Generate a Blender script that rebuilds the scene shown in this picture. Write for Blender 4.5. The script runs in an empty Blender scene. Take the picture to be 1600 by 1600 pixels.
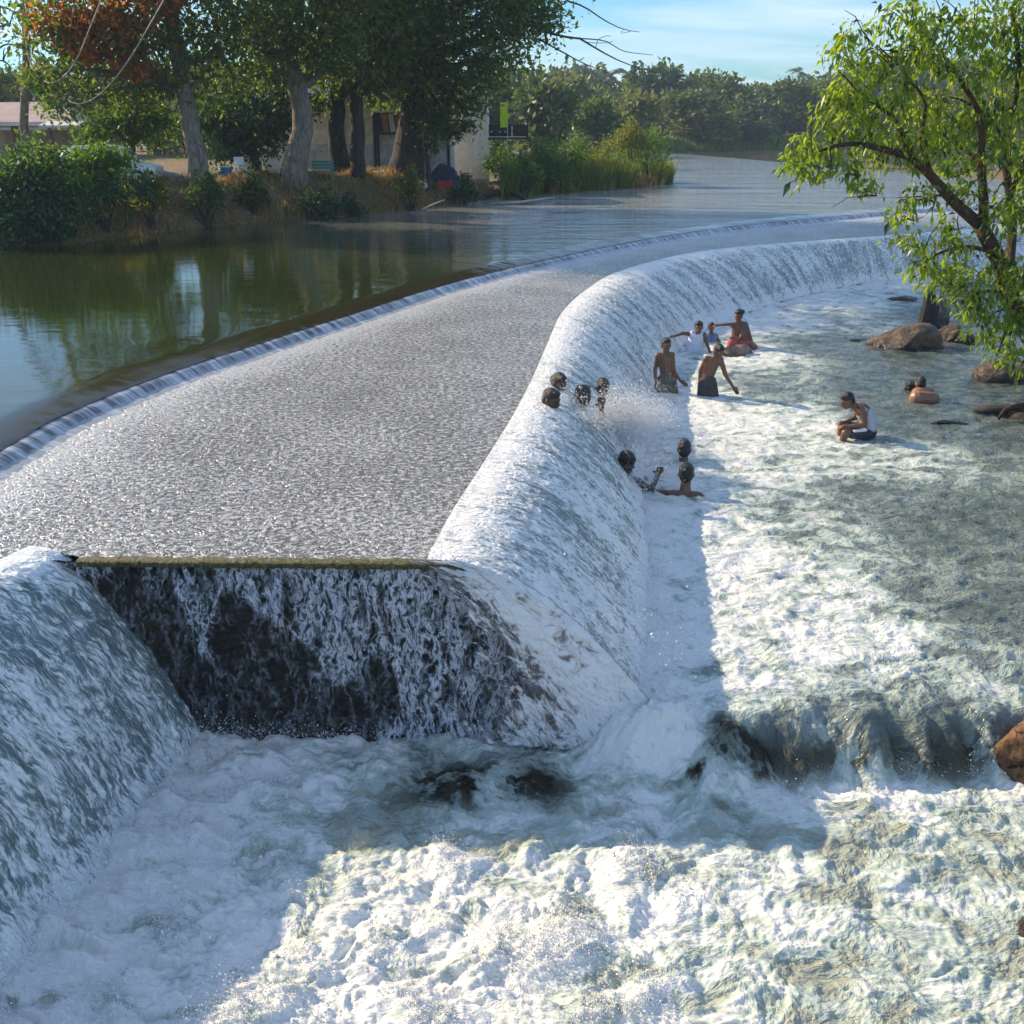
import bpy, bmesh, math, random
import numpy as np
from mathutils import Vector, Matrix, noise as mnoise

R = math.radians
SC = bpy.context.scene
COL = SC.collection
random.seed(7)
RNG = np.random.default_rng(11)

# ------------------------------------------------------------------ camera, sky, sun, exposure
CAM_H = 5.5
PITCH = math.atan(615.0 / 1600.0)
cam_d = bpy.data.cameras.new('camera')
cam_d.sensor_width = 36.0
cam_d.lens = 36.0
cam_d.clip_start = 0.05
cam_d.clip_end = 6000
cam = bpy.data.objects.new('camera', cam_d)
COL.objects.link(cam)
cam.location = (0, 0, CAM_H)
cam.rotation_euler = (math.pi / 2 - PITCH, 0, 0)
SC.camera = cam

SUN_EL = R(29.0)
SUN_DIR = Vector((-0.863 * math.cos(SUN_EL), 0.506 * math.cos(SUN_EL), math.sin(SUN_EL)))   # towards the sun
world = bpy.data.worlds.new('World')
SC.world = world
world.use_nodes = True
wn, wl = world.node_tree.nodes, world.node_tree.links
wn.clear()
sky = wn.new('ShaderNodeTexSky')
sky.sky_type = 'NISHITA'
sky.sun_disc = False
sky.sun_elevation = SUN_EL
sky.sun_rotation = math.atan2(SUN_DIR.x, SUN_DIR.y)
sky.altitude = 200
sky.air_density = 1.2
sky.dust_density = 0.5
sky.ozone_density = 4.0
tc = wn.new('ShaderNodeTexCoord')
sep = wn.new('ShaderNodeSeparateXYZ')
wl.new(tc.outputs['Generated'], sep.inputs[0])
def wmath(op, a, b=None):
    n = wn.new('ShaderNodeMath'); n.operation = op
    for i, v in enumerate((a, b)):
        if v is None: continue
        if isinstance(v, (int, float)): n.inputs[i].default_value = v
        else: wl.new(v, n.inputs[i])
    return n.outputs[0]
zz = wmath('ADD', wmath('MAXIMUM', sep.outputs['Z'], 0.0), 0.12)
comb = wn.new('ShaderNodeCombineXYZ')
wl.new(wmath('DIVIDE', sep.outputs['X'], zz), comb.inputs[0])
wl.new(wmath('MULTIPLY', wmath('DIVIDE', sep.outputs['Y'], zz), 2.2), comb.inputs[1])
cn = wn.new('ShaderNodeTexNoise')
cn.inputs['Scale'].default_value = 0.55
cn.inputs['Detail'].default_value = 7
cn.inputs['Roughness'].default_value = 0.58
cn.inputs['Distortion'].default_value = 0.5
wl.new(comb.outputs[0], cn.inputs['Vector'])
cr = wn.new('ShaderNodeValToRGB')
cr.color_ramp.elements[0].position = 0.40
cr.color_ramp.elements[1].position = 0.72
wl.new(cn.outputs['Fac'], cr.inputs[0])
cmix = wn.new('ShaderNodeMix'); cmix.data_type = 'RGBA'
cmix.inputs['B'].default_value = (8.2, 8.8, 9.6, 1)
wl.new(wmath('MULTIPLY', cr.outputs['Color'], 0.70), cmix.inputs['Factor'])
tint = wn.new('ShaderNodeMix'); tint.data_type = 'RGBA'; tint.blend_type = 'MULTIPLY'
tint.inputs['Factor'].default_value = 1.0
tint.inputs['B'].default_value = (0.52, 0.94, 1.28, 1)
wl.new(sky.outputs[0], tint.inputs['A'])
wl.new(tint.outputs['Result'], cmix.inputs['A'])
bg = wn.new('ShaderNodeBackground')
bg.inputs['Strength'].default_value = 0.092
wl.new(cmix.outputs['Result'], bg.inputs['Color'])
wo = wn.new('ShaderNodeOutputWorld')
wl.new(bg.outputs[0], wo.inputs['Surface'])

sun_d = bpy.data.lights.new('sun', 'SUN')
sun_d.energy = 4.8
sun_d.angle = R(0.55)
sun_d.color = (1.0, 0.80, 0.53)
sun = bpy.data.objects.new('sun', sun_d)
COL.objects.link(sun)
sun.rotation_euler = (-SUN_DIR).to_track_quat('-Z', 'Y').to_euler()
sun.location = SUN_DIR * 60

SC.view_settings.view_transform = 'Standard'
SC.view_settings.look = 'None'
SC.view_settings.exposure = 0.66
SC.view_settings.gamma = 1.0
SC.view_settings.use_curve_mapping = False
SC.render.engine = 'CYCLES'
SC.cycles.use_denoising = True
SC.cycles.use_adaptive_sampling = True
SC.cycles.adaptive_threshold = 0.03
SC.cycles.max_bounces = 5
SC.cycles.diffuse_bounces = 2
SC.cycles.glossy_bounces = 2
SC.cycles.transmission_bounces = 3
SC.cycles.transparent_max_bounces = 8
SC.cycles.volume_bounces = 1
SC.cycles.caustics_reflective = False
SC.cycles.caustics_refractive = False
SC.cycles.sample_clamp_indirect = 4.0

# ------------------------------------------------------------------ helpers
SP, CP = math.sin(PITCH), math.cos(PITCH)
def at(x, y, z=0.0):
    """photo pixel on the level z -> point of the place"""
    k = 800.0 - y
    dy = 1600 * CP + k * SP
    dz = -1600 * SP + k * CP
    s = (z - CAM_H) / dz
    return ((x - 800.0) * s, dy * s, z)
def atd(x, y, Y):
    """photo pixel at the distance Y"""
    k = 800.0 - y
    dy = 1600 * CP + k * SP
    dz = -1600 * SP + k * CP
    s = Y / dy
    return ((x - 800.0) * s, Y, CAM_H + dz * s)

_P = np.random.default_rng(3).permutation(512).astype(np.int64)
_P = np.concatenate([_P, _P, _P])
_G = np.stack([np.cos(np.arange(512) * 2.399963), np.sin(np.arange(512) * 2.399963)], 1)
def perlin(x, y, seed=0):
    x = np.asarray(x, float) + seed * 17.31; y = np.asarray(y, float) + seed * 9.77
    xi = np.floor(x).astype(np.int64); yi = np.floor(y).astype(np.int64)
    xf = x - xi; yf = y - yi
    xi &= 511; yi &= 511
    u = xf * xf * xf * (xf * (xf * 6 - 15) + 10); v = yf * yf * yf * (yf * (yf * 6 - 15) + 10)
    def g(ix, iy, fx, fy):
        h = _P[_P[ix & 511] + (iy & 511)]
        return _G[h, 0] * fx + _G[h, 1] * fy
    a = g(xi, yi, xf, yf); b = g(xi + 1, yi, xf - 1, yf)
    c = g(xi, yi + 1, xf, yf - 1); d = g(xi + 1, yi + 1, xf - 1, yf - 1)
    return (a + u * (b - a)) + v * ((c + u * (d - c)) - (a + u * (b - a)))
def fbm(x, y, oct=4, seed=0, gain=0.5, lac=2.03):
    s = 0; a = 1.0
    for i in range(oct):
        s = s + a * perlin(x, y, seed + i * 3); x = x * lac; y = y * lac; a *= gain
    return s
def billow(x, y, oct=4, seed=0, gain=0.5, lac=2.1):
    s = 0; a = 1.0
    for i in range(oct):
        s = s + a * np.abs(perlin(x, y, seed + i * 3)); x = x * lac; y = y * lac; a *= gain
    return s
def swirl(x, y, oct=5, seed=0, std=0.115):
    n = fbm(x, y, oct, seed, 0.6); return 0.5 + n * (std / (n.std() + 1e-9))
def sstep(a, b, x):
    t = np.clip((x - a) / (b - a), 0, 1)
    return t * t * (3 - 2 * t)

def np_mesh(name, co, faces, mat=None, smooth=True, attrs=None, uv=None, parent=None, mats=None, mat_idx=None):
    """numpy vertices (n,3), faces (m,3) or (m,4)"""
    me = bpy.data.meshes.new(name)
    co = np.ascontiguousarray(co, dtype=np.float32); faces = np.ascontiguousarray(faces, dtype=np.int32)
    n, k = len(faces), faces.shape[1]
    me.vertices.add(len(co)); me.vertices.foreach_set('co', co.ravel())
    me.loops.add(n * k); me.loops.foreach_set('vertex_index', faces.ravel())
    me.polygons.add(n)
    me.polygons.foreach_set('loop_start', np.arange(0, n * k, k, dtype=np.int32))
    me.polygons.foreach_set('loop_total', np.full(n, k, dtype=np.int32))
    me.polygons.foreach_set('use_smooth', np.full(n, smooth, dtype=bool))
    if mats:
        for m in mats: me.materials.append(m)
        if mat_idx is not None: me.polygons.foreach_set('material_index', np.asarray(mat_idx, dtype=np.int32))
    elif mat: me.materials.append(mat)
    me.update(calc_edges=True)
    for an, av in (attrs or {}).items():
        av = np.asarray(av, dtype=np.float32)
        if av.ndim == 1:
            a = me.attributes.new(an, 'FLOAT', 'POINT'); a.data.foreach_set('value', av)
        else:
            a = me.attributes.new(an, 'FLOAT_VECTOR', 'POINT'); a.data.foreach_set('vector', av.ravel())
    o = bpy.data.objects.new(name, me)
    COL.objects.link(o)
    if parent: o.parent = parent
    return o
def grid_faces(nu, nv):
    i = np.arange(nu * nv).reshape(nu, nv)
    return np.stack([i[:-1, :-1], i[1:, :-1], i[1:, 1:], i[:-1, 1:]], -1).reshape(-1, 4)

def tag(o, label=None, cat=None, group=None, kind=None):
    if label: o['label'] = label
    if cat: o['category'] = cat
    if group: o['group'] = group
    if kind: o['kind'] = kind
    return o
def empty(name, loc=(0, 0, 0), rz=0.0):
    o = bpy.data.objects.new(name, None)
    o.empty_display_size = 0.2
    COL.objects.link(o); o.location = loc; o.rotation_euler = (0, 0, rz)
    return o
def bm_obj(name, bm, mat=None, parent=None, smooth=False):
    me = bpy.data.meshes.new(name)
    bm.normal_update(); bm.to_mesh(me); bm.free()
    if mat: me.materials.append(mat)
    if smooth:
        for p in me.polygons: p.use_smooth = True
    o = bpy.data.objects.new(name, me); COL.objects.link(o)
    if parent: o.parent = parent
    return o
def add_box(bm, c, s, rz=0.0, rx=0.0, ry=0.0, bevel=0.0):
    m = Matrix.Translation(c) @ Matrix.Rotation(rz, 4, 'Z') @ Matrix.Rotation(ry, 4, 'Y') @ Matrix.Rotation(rx, 4, 'X') @ Matrix.Diagonal((s[0], s[1], s[2], 1))
    r = bmesh.ops.create_cube(bm, size=1.0, matrix=m)
    if bevel > 0:
        es = list({e for v in r['verts'] for e in v.link_edges})
        bmesh.ops.bevel(bm, geom=es, offset=bevel, segments=1, affect='EDGES', profile=0.5)
def add_tube(bm, pts, rad, n=8, cap=True):
    pts = [Vector(p) for p in pts]
    if isinstance(rad, (int, float)): rad = [rad] * len(pts)
    rings = []; prev = None
    for i, p in enumerate(pts):
        t = (pts[min(i + 1, len(pts) - 1)] - pts[max(i - 1, 0)]).normalized()
        if prev is None:
            a = Vector((0, 0, 1)) if abs(t.z) < 0.9 else Vector((1, 0, 0))
            prev = t.cross(a).normalized()
        prev = (prev - t * prev.dot(t)).normalized()
        b = t.cross(prev)
        rings.append([bm.verts.new(p + (prev * math.cos(2 * math.pi * j / n) + b * math.sin(2 * math.pi * j / n)) * rad[i]) for j in range(n)])
    for i in range(len(rings) - 1):
        for j in range(n):
            bm.faces.new((rings[i][j], rings[i][(j + 1) % n], rings[i + 1][(j + 1) % n], rings[i + 1][j]))
    if cap:
        bm.faces.new(rings[0][::-1]); bm.faces.new(rings[-1])
def add_ell(bm, c, r, rot=None, u=14, v=9):
    m = Matrix.Translation(c)
    if rot is not None: m = m @ rot.to_4x4()
    m = m @ Matrix.Diagonal((r[0], r[1], r[2], 1))
    bmesh.ops.create_uvsphere(bm, u_segments=u, v_segments=v, radius=1.0, matrix=m)

def resample(P, n):
    """smooth resampled polyline (Catmull-Rom) with n points by arc length"""
    P = np.asarray(P, float)
    Q = np.concatenate([[2 * P[0] - P[1]], P, [2 * P[-1] - P[-2]]])
    out = []
    for i in range(1, len(Q) - 2):
        t = np.linspace(0, 1, 24, endpoint=False)[:, None]
        p0, p1, p2, p3 = Q[i - 1], Q[i], Q[i + 1], Q[i + 2]
        out.append(0.5 * ((2 * p1) + (-p0 + p2) * t + (2 * p0 - 5 * p1 + 4 * p2 - p3) * t ** 2 + (-p0 + 3 * p1 - 3 * p2 + p3) * t ** 3))
    D = np.concatenate(out + [P[-1:]])
    s = np.concatenate([[0], np.cumsum(np.linalg.norm(np.diff(D, axis=0), axis=1))])
    tt = np.linspace(0, s[-1], n) if np.isscalar(n) else np.asarray(n) * s[-1]
    return np.stack([np.interp(tt, s, D[:, k]) for k in range(D.shape[1])], 1), s[-1]
def poly_dist(X, Y, P):
    """distance to an open polyline and parameter side sign (positive on its left)"""
    P = np.asarray(P, float)
    best = np.full(X.shape, 1e18); sgn = np.zeros(X.shape)
    for a, b in zip(P[:-1], P[1:]):
        d = b - a; L2 = (d ** 2).sum() + 1e-12
        t = np.clip(((X - a[0]) * d[0] + (Y - a[1]) * d[1]) / L2, 0, 1)
        q = (X - a[0] - t * d[0]) ** 2 + (Y - a[1] - t * d[1]) ** 2
        m = q < best
        best = np.where(m, q, best)
        sgn = np.where(m, np.sign(d[0] * (Y - a[1]) - d[1] * (X - a[0])), sgn)
    return np.sqrt(best), sgn
def in_poly(X, Y, P):
    P = np.asarray(P, float); ins = np.zeros(X.shape, bool)
    j = len(P) - 1
    for i in range(len(P)):
        xi, yi = P[i]; xj, yj = P[j]
        with np.errstate(divide='ignore', invalid='ignore'):
            c = ((yi > Y) != (yj > Y)) & (X < (xj - xi) * (Y - yi) / (yj - yi + 1e-15) + xi)
        ins ^= c; j = i
    return ins

# ------------------------------------------------------------------ material toolkit
class NT:
    def __init__(self, name):
        self.m = bpy.data.materials.new(name); self.m.use_nodes = True
        self.t = self.m.node_tree; self.n = self.t.nodes; self.l = self.t.links
        self.n.clear()
        self.out = self.n.new('ShaderNodeOutputMaterial')
    def set(self, sock, v):
        if hasattr(v, 'links') or isinstance(v, bpy.types.NodeSocket): self.l.new(v, sock)
        elif isinstance(v, (tuple, list)) and len(v) == 3 and sock.type == 'RGBA': sock.default_value = (*v, 1)
        else: sock.default_value = v
    def node(self, ty, **kw):
        nd = self.n.new(ty)
        for k, v in kw.items():
            if k in nd.inputs: self.set(nd.inputs[k], v)
            else: setattr(nd, k, v)
        return nd
    def math(self, op, a, b=None, c=None, clamp=False):
        nd = self.n.new('ShaderNodeMath'); nd.operation = op; nd.use_clamp = clamp
        for i, v in enumerate((a, b, c)):
            if v is not None: self.set(nd.inputs[i], v)
        return nd.outputs[0]
    def coord(self, which='Object'):
        return self.n.new('ShaderNodeTexCoord').outputs[which]
    def attr(self, name, out='Fac'):
        nd = self.n.new('ShaderNodeAttribute'); nd.attribute_name = name
        return nd.outputs[out]
    def scale(self, vec, s, off=(0, 0, 0)):
        nd = self.n.new('ShaderNodeMapping')
        self.l.new(vec, nd.inputs['Vector'])
        nd.inputs['Scale'].default_value = s; nd.inputs['Location'].default_value = off
        return nd.outputs[0]
    def noise(self, vec, scale, detail=4, rough=0.5, dist=0.0, typ='FBM', out='Fac'):
        nd = self.n.new('ShaderNodeTexNoise'); nd.noise_type = typ
        self.l.new(vec, nd.inputs['Vector'])
        nd.inputs['Scale'].default_value = scale; nd.inputs['Detail'].default_value = detail
        nd.inputs['Roughness'].default_value = rough; nd.inputs['Distortion'].default_value = dist
        return nd.outputs[out]
    def voronoi(self, vec, scale, feature='F1', out='Distance', rnd=1.0):
        nd = self.n.new('ShaderNodeTexVoronoi'); nd.feature = feature
        self.l.new(vec, nd.inputs['Vector']); nd.inputs['Scale'].default_value = scale
        nd.inputs['Randomness'].default_value = rnd
        return nd.outputs[out]
    def ramp(self, f, stops, interp='LINEAR'):
        nd = self.n.new('ShaderNodeValToRGB'); e = nd.color_ramp.elements
        nd.color_ramp.interpolation = interp
        while len(e) < len(stops): e.new(0.5)
        for el, (p, c) in zip(e, stops):
            el.position = p; el.color = (*c, 1) if isinstance(c, (tuple, list)) else (c, c, c, 1)
        self.set(nd.inputs[0], f)
        return nd.outputs['Color']
    def rng(self, v, a, b, c=0.0, d=1.0, smooth=True):
        nd = self.n.new('ShaderNodeMapRange'); nd.interpolation_type = 'SMOOTHSTEP' if smooth else 'LINEAR'
        self.set(nd.inputs['Value'], v)
        for k, x in (('From Min', a), ('From Max', b), ('To Min', c), ('To Max', d)): self.set(nd.inputs[k], x)
        return nd.outputs['Result']
    def mix(self, f, a, b, blend='MIX'):
        nd = self.n.new('ShaderNodeMix'); nd.data_type = 'RGBA'; nd.blend_type = blend
        self.set(nd.inputs['Factor'], f); self.set(nd.inputs['A'], a); self.set(nd.inputs['B'], b)
        return nd.outputs['Result']
    def bump(self, h, strength=0.5, dist=0.05, normal=None):
        nd = self.n.new('ShaderNodeBump')
        self.set(nd.inputs['Height'], h); nd.inputs['Distance'].default_value = dist
        self.set(nd.inputs['Strength'], strength)
        if normal is not None: self.l.new(normal, nd.inputs['Normal'])
        return nd.outputs[0]
    def bsdf(self, color, rough=0.6, normal=None, **kw):
        nd = self.n.new('ShaderNodeBsdfPrincipled')
        self.set(nd.inputs['Base Color'], color); self.set(nd.inputs['Roughness'], rough)
        if normal is not None: self.l.new(normal, nd.inputs['Normal'])
        for k, v in kw.items(): self.set(nd.inputs[k.replace('_', ' ')], v)
        return nd.outputs[0]
    def done(self, sh):
        self.l.new(sh, self.out.inputs['Surface'])
        return self.m

def plain(name, col, rough=0.6, var=0.25, scale=6.0, bump=0.2, **kw):
    t = NT(name); v = t.coord()
    n = t.noise(v, scale, 5, 0.6)
    f = t.rng(n, 0.3, 0.7)
    c2 = tuple(x * (1 - var) for x in col); c1 = tuple(min(1, x * (1 + var)) for x in col)
    return t.done(t.bsdf(t.mix(f, c2, c1), rough, t.bump(t.noise(v, scale * 5, 4, 0.6), bump, 0.02), **kw))

# ---- water and foam
def mat_pool():
    """churned river water: foam where the 'foam' attribute says so, broken into lace"""
    t = NT('churned_river_water'); v = t.coord()
    F = t.attr('foam'); K = t.attr('rock')
    vs = t.attr('warp', 'Vector')
    n1 = t.attr('swirl')
    n2 = t.noise(vs, 9.0, 3, 0.6)
    r1 = t.math('SUBTRACT', 1.0, t.math('ABSOLUTE', t.math('MULTIPLY_ADD', n1, 7.0, -3.5)))
    r2 = t.math('SUBTRACT', 1.0, t.math('ABSOLUTE', t.math('MULTIPLY_ADD', n2, 6.0, -3.0)))
    lace = t.math('MULTIPLY_ADD', r2, 0.5, t.math('MULTIPLY', r1, 0.5))
    m = t.math('ADD', t.math('MULTIPLY_ADD', F, 2.3, -1.55), t.math('MULTIPLY', lace, 0.55))
    m = t.math('ADD', m, t.math('MULTIPLY_ADD', n1, 1.8, -0.9))
    mask = t.rng(m, -0.15, 0.45)
    n3 = t.noise(vs, 25.0, 2, 0.62)
    tex = t.math('ADD', t.math('MULTIPLY', n2, 0.9), t.math('ADD', t.math('MULTIPLY', n1, 0.9), t.math('MULTIPLY', n3, 0.5)))
    dense = t.rng(t.math('ADD', tex, t.math('MULTIPLY_ADD', F, 1.0, -0.84)), 0.93, 1.31)
    foamc = t.mix(dense, (0.40, 0.48, 0.43), (0.76, 0.765, 0.735))
    wat = t.mix(t.rng(n1, 0.35, 0.65), (0.045, 0.065, 0.058), (0.12, 0.15, 0.125))
    sy = t.node('ShaderNodeSeparateXYZ'); t.l.new(v, sy.inputs[0])
    low = t.rng(sy.outputs['Y'], 8.9, 8.4)
    wat = t.mix(t.rng(F, 0.25, 0.8), wat, t.mix(low, (0.24, 0.28, 0.26), (0.40, 0.42, 0.34)))
    rock = t.mix(t.rng(n2, 0.35, 0.65), (0.006, 0.006, 0.005), (0.032, 0.028, 0.012))
    wat = t.mix(K, wat, rock)
    col = t.mix(mask, wat, foamc)
    b1 = n3
    h = t.math('ADD', t.math('MULTIPLY', b1, 0.55), n2)
    h = t.math('MULTIPLY_ADD', mask, 0.30, h)
    nb = t.bump(h, t.math('MULTIPLY_ADD', mask, -0.28, 1.0), 0.06)
    rough = t.math('MULTIPLY_ADD', mask, 0.45, 0.06)
    return t.done(t.bsdf(col, rough, nb, IOR=1.33, Subsurface_Weight=t.math('MULTIPLY', mask, 0.7), Subsurface_Radius=(1.0, 0.85, 0.55), Subsurface_Scale=0.025))

def mat_fall(name, gap, white, bias, su, sv):
    """falling sheet: streaks along the flow ('flow' = metres along the crest, metres down the face)"""
    t = NT(name); fl = t.attr('flow', 'Vector'); D = t.attr('foam')
    vw = t.attr('warp', 'Vector')
    a = t.noise(t.scale(vw, (su, sv, 1)), 1.0, 3, 0.62)
    b = t.noise(t.scale(vw, (su * 2.7, sv * 2.4, 1), (3, 7, 0)), 1.0, 2, 0.6)
    c = t.attr('swirl')
    m = t.math('ADD', t.math('ADD', t.math('MULTIPLY', a, 1.2), t.math('MULTIPLY', b, 0.75)), t.math('MULTIPLY', c, 0.6))
    m = t.math('ADD', m, t.math('MULTIPLY_ADD', D, 0.9, -2.17 + bias))
    mask = t.rng(m, -0.17, 0.19)
    gapc = t.mix(c, gap, tuple(min(1, g * 2.0) for g in gap))
    col = t.mix(mask, gapc, white)
    h = t.math('ADD', t.math('MULTIPLY', a, 1.0), t.math('MULTIPLY', b, 0.6))
    nb = t.bump(h, 0.9, 0.06)
    return t, col, mask, nb
def mat_fall_solid(name, gap, white, bias, su, sv):
    t, col, mask, nb = mat_fall(name, gap, white, bias, su, sv)
    return t.done(t.bsdf(col, t.math('MULTIPLY_ADD', mask, 0.25, 0.12), nb, IOR=1.33))
def mat_fall_veil(name, gap, white, bias, su, sv):
    t, col, mask, nb = mat_fall(name, gap, white, bias, su, sv)
    s = t.bsdf(col, t.math('MULTIPLY_ADD', mask, 0.3, 0.12), nb, IOR=1.33)
    tr = t.node('ShaderNodeBsdfTransparent').outputs[0]
    D = t.attr('foam')
    al = t.rng(t.math('ADD', t.math('MULTIPLY', mask, 0.9), t.math('MULTIPLY_ADD', D, 1.6, -0.62)), 0.0, 0.85)
    mx = t.n.new('ShaderNodeMixShader'); t.set(mx.inputs[0], al); t.l.new(tr, mx.inputs[1]); t.l.new(s, mx.inputs[2])
    return t.done(mx.outputs[0])

def mat_lake():
    t = NT('lake_water'); v = t.coord(); S = t.attr('sill'); W = t.attr('wind_sheen')
    ripple = t.noise(t.scale(v, (0.35, 1.2, 1)), 1.6, 5, 0.55, 0.4)
    fine = t.noise(t.scale(v, (0.8, 2.0, 1)), 4.0, 3, 0.5, 0.3)
    col = t.mix(S, t.mix(W, (0.022, 0.034, 0.008), (0.26, 0.28, 0.28)), (0.034, 0.030, 0.014))  # pale base colour of the ruffled area imitates the bright sky reflection
    swell = t.noise(t.scale(v, (0.10, 0.42, 1)), 1.0, 3, 0.5)
    h = t.math('ADD', ripple, t.math('MULTIPLY_ADD', fine, 0.3, t.math('MULTIPLY', t.math('MULTIPLY', swell, W), 3.0)))
    nb = t.bump(h, t.math('MULTIPLY_ADD', W, 0.65, 0.05), 0.12)
    return t.done(t.bsdf(col, t.math('MULTIPLY_ADD', S, 0.06, 0.035), nb, IOR=1.33))

def mat_apron():
    """thin fast sheet of water over the flat weir top, all small standing ripples"""
    t = NT('rippled_sheet_water'); v = t.coord(); E = t.attr('foam')
    vs = t.attr('warp', 'Vector')
    a = t.noise(vs, 12.5, 2, 0.62)
    b = t.noise(vs, 31.0, 1, 0.6)
    c = t.attr('swirl')
    m = t.math('ADD', t.math('MULTIPLY', a, 1.0), t.math('MULTIPLY', b, 0.6))
    m = t.math('ADD', m, t.math('MULTIPLY_ADD', c, 0.12, t.math('MULTIPLY_ADD', E, 0.5, -0.87)))
    mask = t.rng(m, -0.12, 0.18)
    col = t.mix(mask, (0.15, 0.15, 0.15), (0.58, 0.59, 0.59))  # pale speckle paints the ripples' sky glints into the colour
    nb = t.bump(t.math('ADD', a, t.math('MULTIPLY', b, 0.5)), 0.85, 0.05)
    return t.done(t.bsdf(col, 0.16, nb, IOR=1.33))

# ------------------------------------------------------------------ levels and lines of the place
Z_LAKE, Z_TOP, Z_POOL, Z_LOW = 1.62, 1.38, 0.0, -0.60
A2 = lambda x, y, z: at(x, y, z)[:2]

CREST = [A2(705, 877, Z_TOP), A2(742, 800, Z_TOP), A2(782, 730, Z_TOP), A2(820, 660, Z_TOP), A2(850, 595, Z_TOP), A2(872, 540, Z_TOP),
         A2(893, 492, Z_TOP), A2(930, 456, Z_TOP), A2(985, 425, Z_TOP), A2(1100, 396, Z_TOP), A2(1250, 380, Z_TOP), A2(1400, 369, Z_TOP), (20.5, 42.6), (27.5, 45.0)]
BASE = [A2(1022, 1150, -0.45), A2(1016, 1010, -0.12), A2(1014, 880, 0), A2(1004, 790, 0), A2(1006, 720, 0), A2(1012, 660, 0), A2(1018, 612, 0),
        A2(1045, 565, 0), A2(1085, 525, 0), A2(1160, 490, 0), A2(1270, 458, 0), A2(1400, 437, 0), (20.2, 38.2), (27.5, 40.5)]
STEP = [(-7.2, 3.0), (-6.95, 8.0), A2(0, 690, Z_LAKE), A2(100, 636, Z_LAKE), A2(250, 577, Z_LAKE), A2(400, 529, Z_LAKE), A2(540, 486, Z_LAKE), A2(700, 437, Z_LAKE),
        A2(850, 401, Z_LAKE), A2(1000, 371, Z_LAKE), A2(1150, 349, Z_LAKE), A2(1300, 335, Z_LAKE), A2(1450, 323, Z_LAKE), (27.0, 53.0), (36, 55.0)]
WALL_L = A2(140, 873, Z_TOP)          # front wall, left end of its top
LCREST = [(-6.1, 3.0), (-5.65, 6.0), (-5.2, 8.4), A2(72, 858, Z_TOP)]
LBASE = [(-4.35, 3.0), (-3.95, 5.2), A2(60, 1480, Z_LOW), A2(330, 1136, Z_LOW)]
print('CREST', [tuple(round(c, 2) for c in p) for p in CREST])
print('BASE', [tuple(round(c, 2) for c in p) for p in BASE])
print('STEP', [tuple(round(c, 2) for c in p) for p in STEP])
print('LC', LCREST, 'LB', LBASE, WALL_L)

# ------------------------------------------------------------------ ground
SHORE_L = [(-400, -200), (-120, -40), (-60, 15), (-30, 27.5), (-16.2, 33.2), (-14.3, 33.8), (-11.8, 39), (-5.5, 45.9), (0, 55.3), (4, 60.5), (9.2, 66), (10.6, 70),
           (8, 80), (8, 105), (18, 138), (28, 147.5), (42, 149), (47, 156), (46, 190), (70, 250), (120, 320), (240, 430)]
SHORE_R = [(300, 420), (165, 250), (110, 180), (70, 120), (42, 70), (31, 52), (27.5, 44), (19, 33), (14.2, 27), (11.4, 22.5), (10.8, 19), (9.6, 14.5), (7.6, 11), (5.6, 8.8), (4.75, 7.0), (4.7, 5.5), (5.6, 0), (8, -60), (20, -200)]
WATER_POLY = SHORE_L + SHORE_R
def bank_height(X, Y):
    d, _ = poly_dist(X, Y, WATER_POLY + [WATER_POLY[0]])
    ins = in_poly(X, Y, WATER_POLY)
    n = fbm(X * 0.35, Y * 0.35, 4, 5)
    n2 = fbm(X * 0.05, Y * 0.05, 3, 9)
    dl, _ = poly_dist(X, Y, SHORE_L)
    left = dl <= d + 1e-6
    top_l = 3.15 + 0.0 * X
    top_l = np.where(Y > 52, 3.15 - 1.2 * sstep(50, 60, Y), top_l)      # the reedy point lies low
    top_l = np.where(Y > 75, 2.1, top_l)
    hl = Z_LAKE - 0.25 + (top_l - Z_LAKE + 0.25) * sstep(0.0, 3.2, d + 0.5 * n) + 0.22 * n * sstep(0, 1, d) + 0.004 * np.clip(d - 30, 0, 300) * (1 + n2)
    near = sstep(36, 50, Y)                                              # right bank: low by the pool, high by the lake
    hr = (-0.75 + 0.65 * sstep(7.5, 9.5, Y)) + (1.3 + 1.6 * near) * sstep(0, 4, d + 0.5 * n) + near * 1.5 + 0.25 * n + 0.006 * np.clip(d - 10, 0, 300)
    h = np.where(left, hl, hr)
    return np.where(ins, np.where(left | (Y > 44), np.minimum(Z_LAKE - 0.28, Z_LAKE - 0.28 - 0.8 * d), np.minimum(-0.8, -0.8 - 0.5 * d)).clip(-2.4, 9), h)
gy = np.concatenate([np.arange(-200, 0, 20), np.arange(0, 30, 0.8), np.arange(30, 72, 0.35), np.geomspace(72, 700, 130)])
gx = np.concatenate([-np.geomspace(24, 700, 60)[::-1], np.arange(-23.8, 24, 0.4), np.geomspace(24.2, 700, 70)])
GX, GY = np.meshgrid(gx, gy, indexing='ij')
GZ = bank_height(GX, GY)
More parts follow.
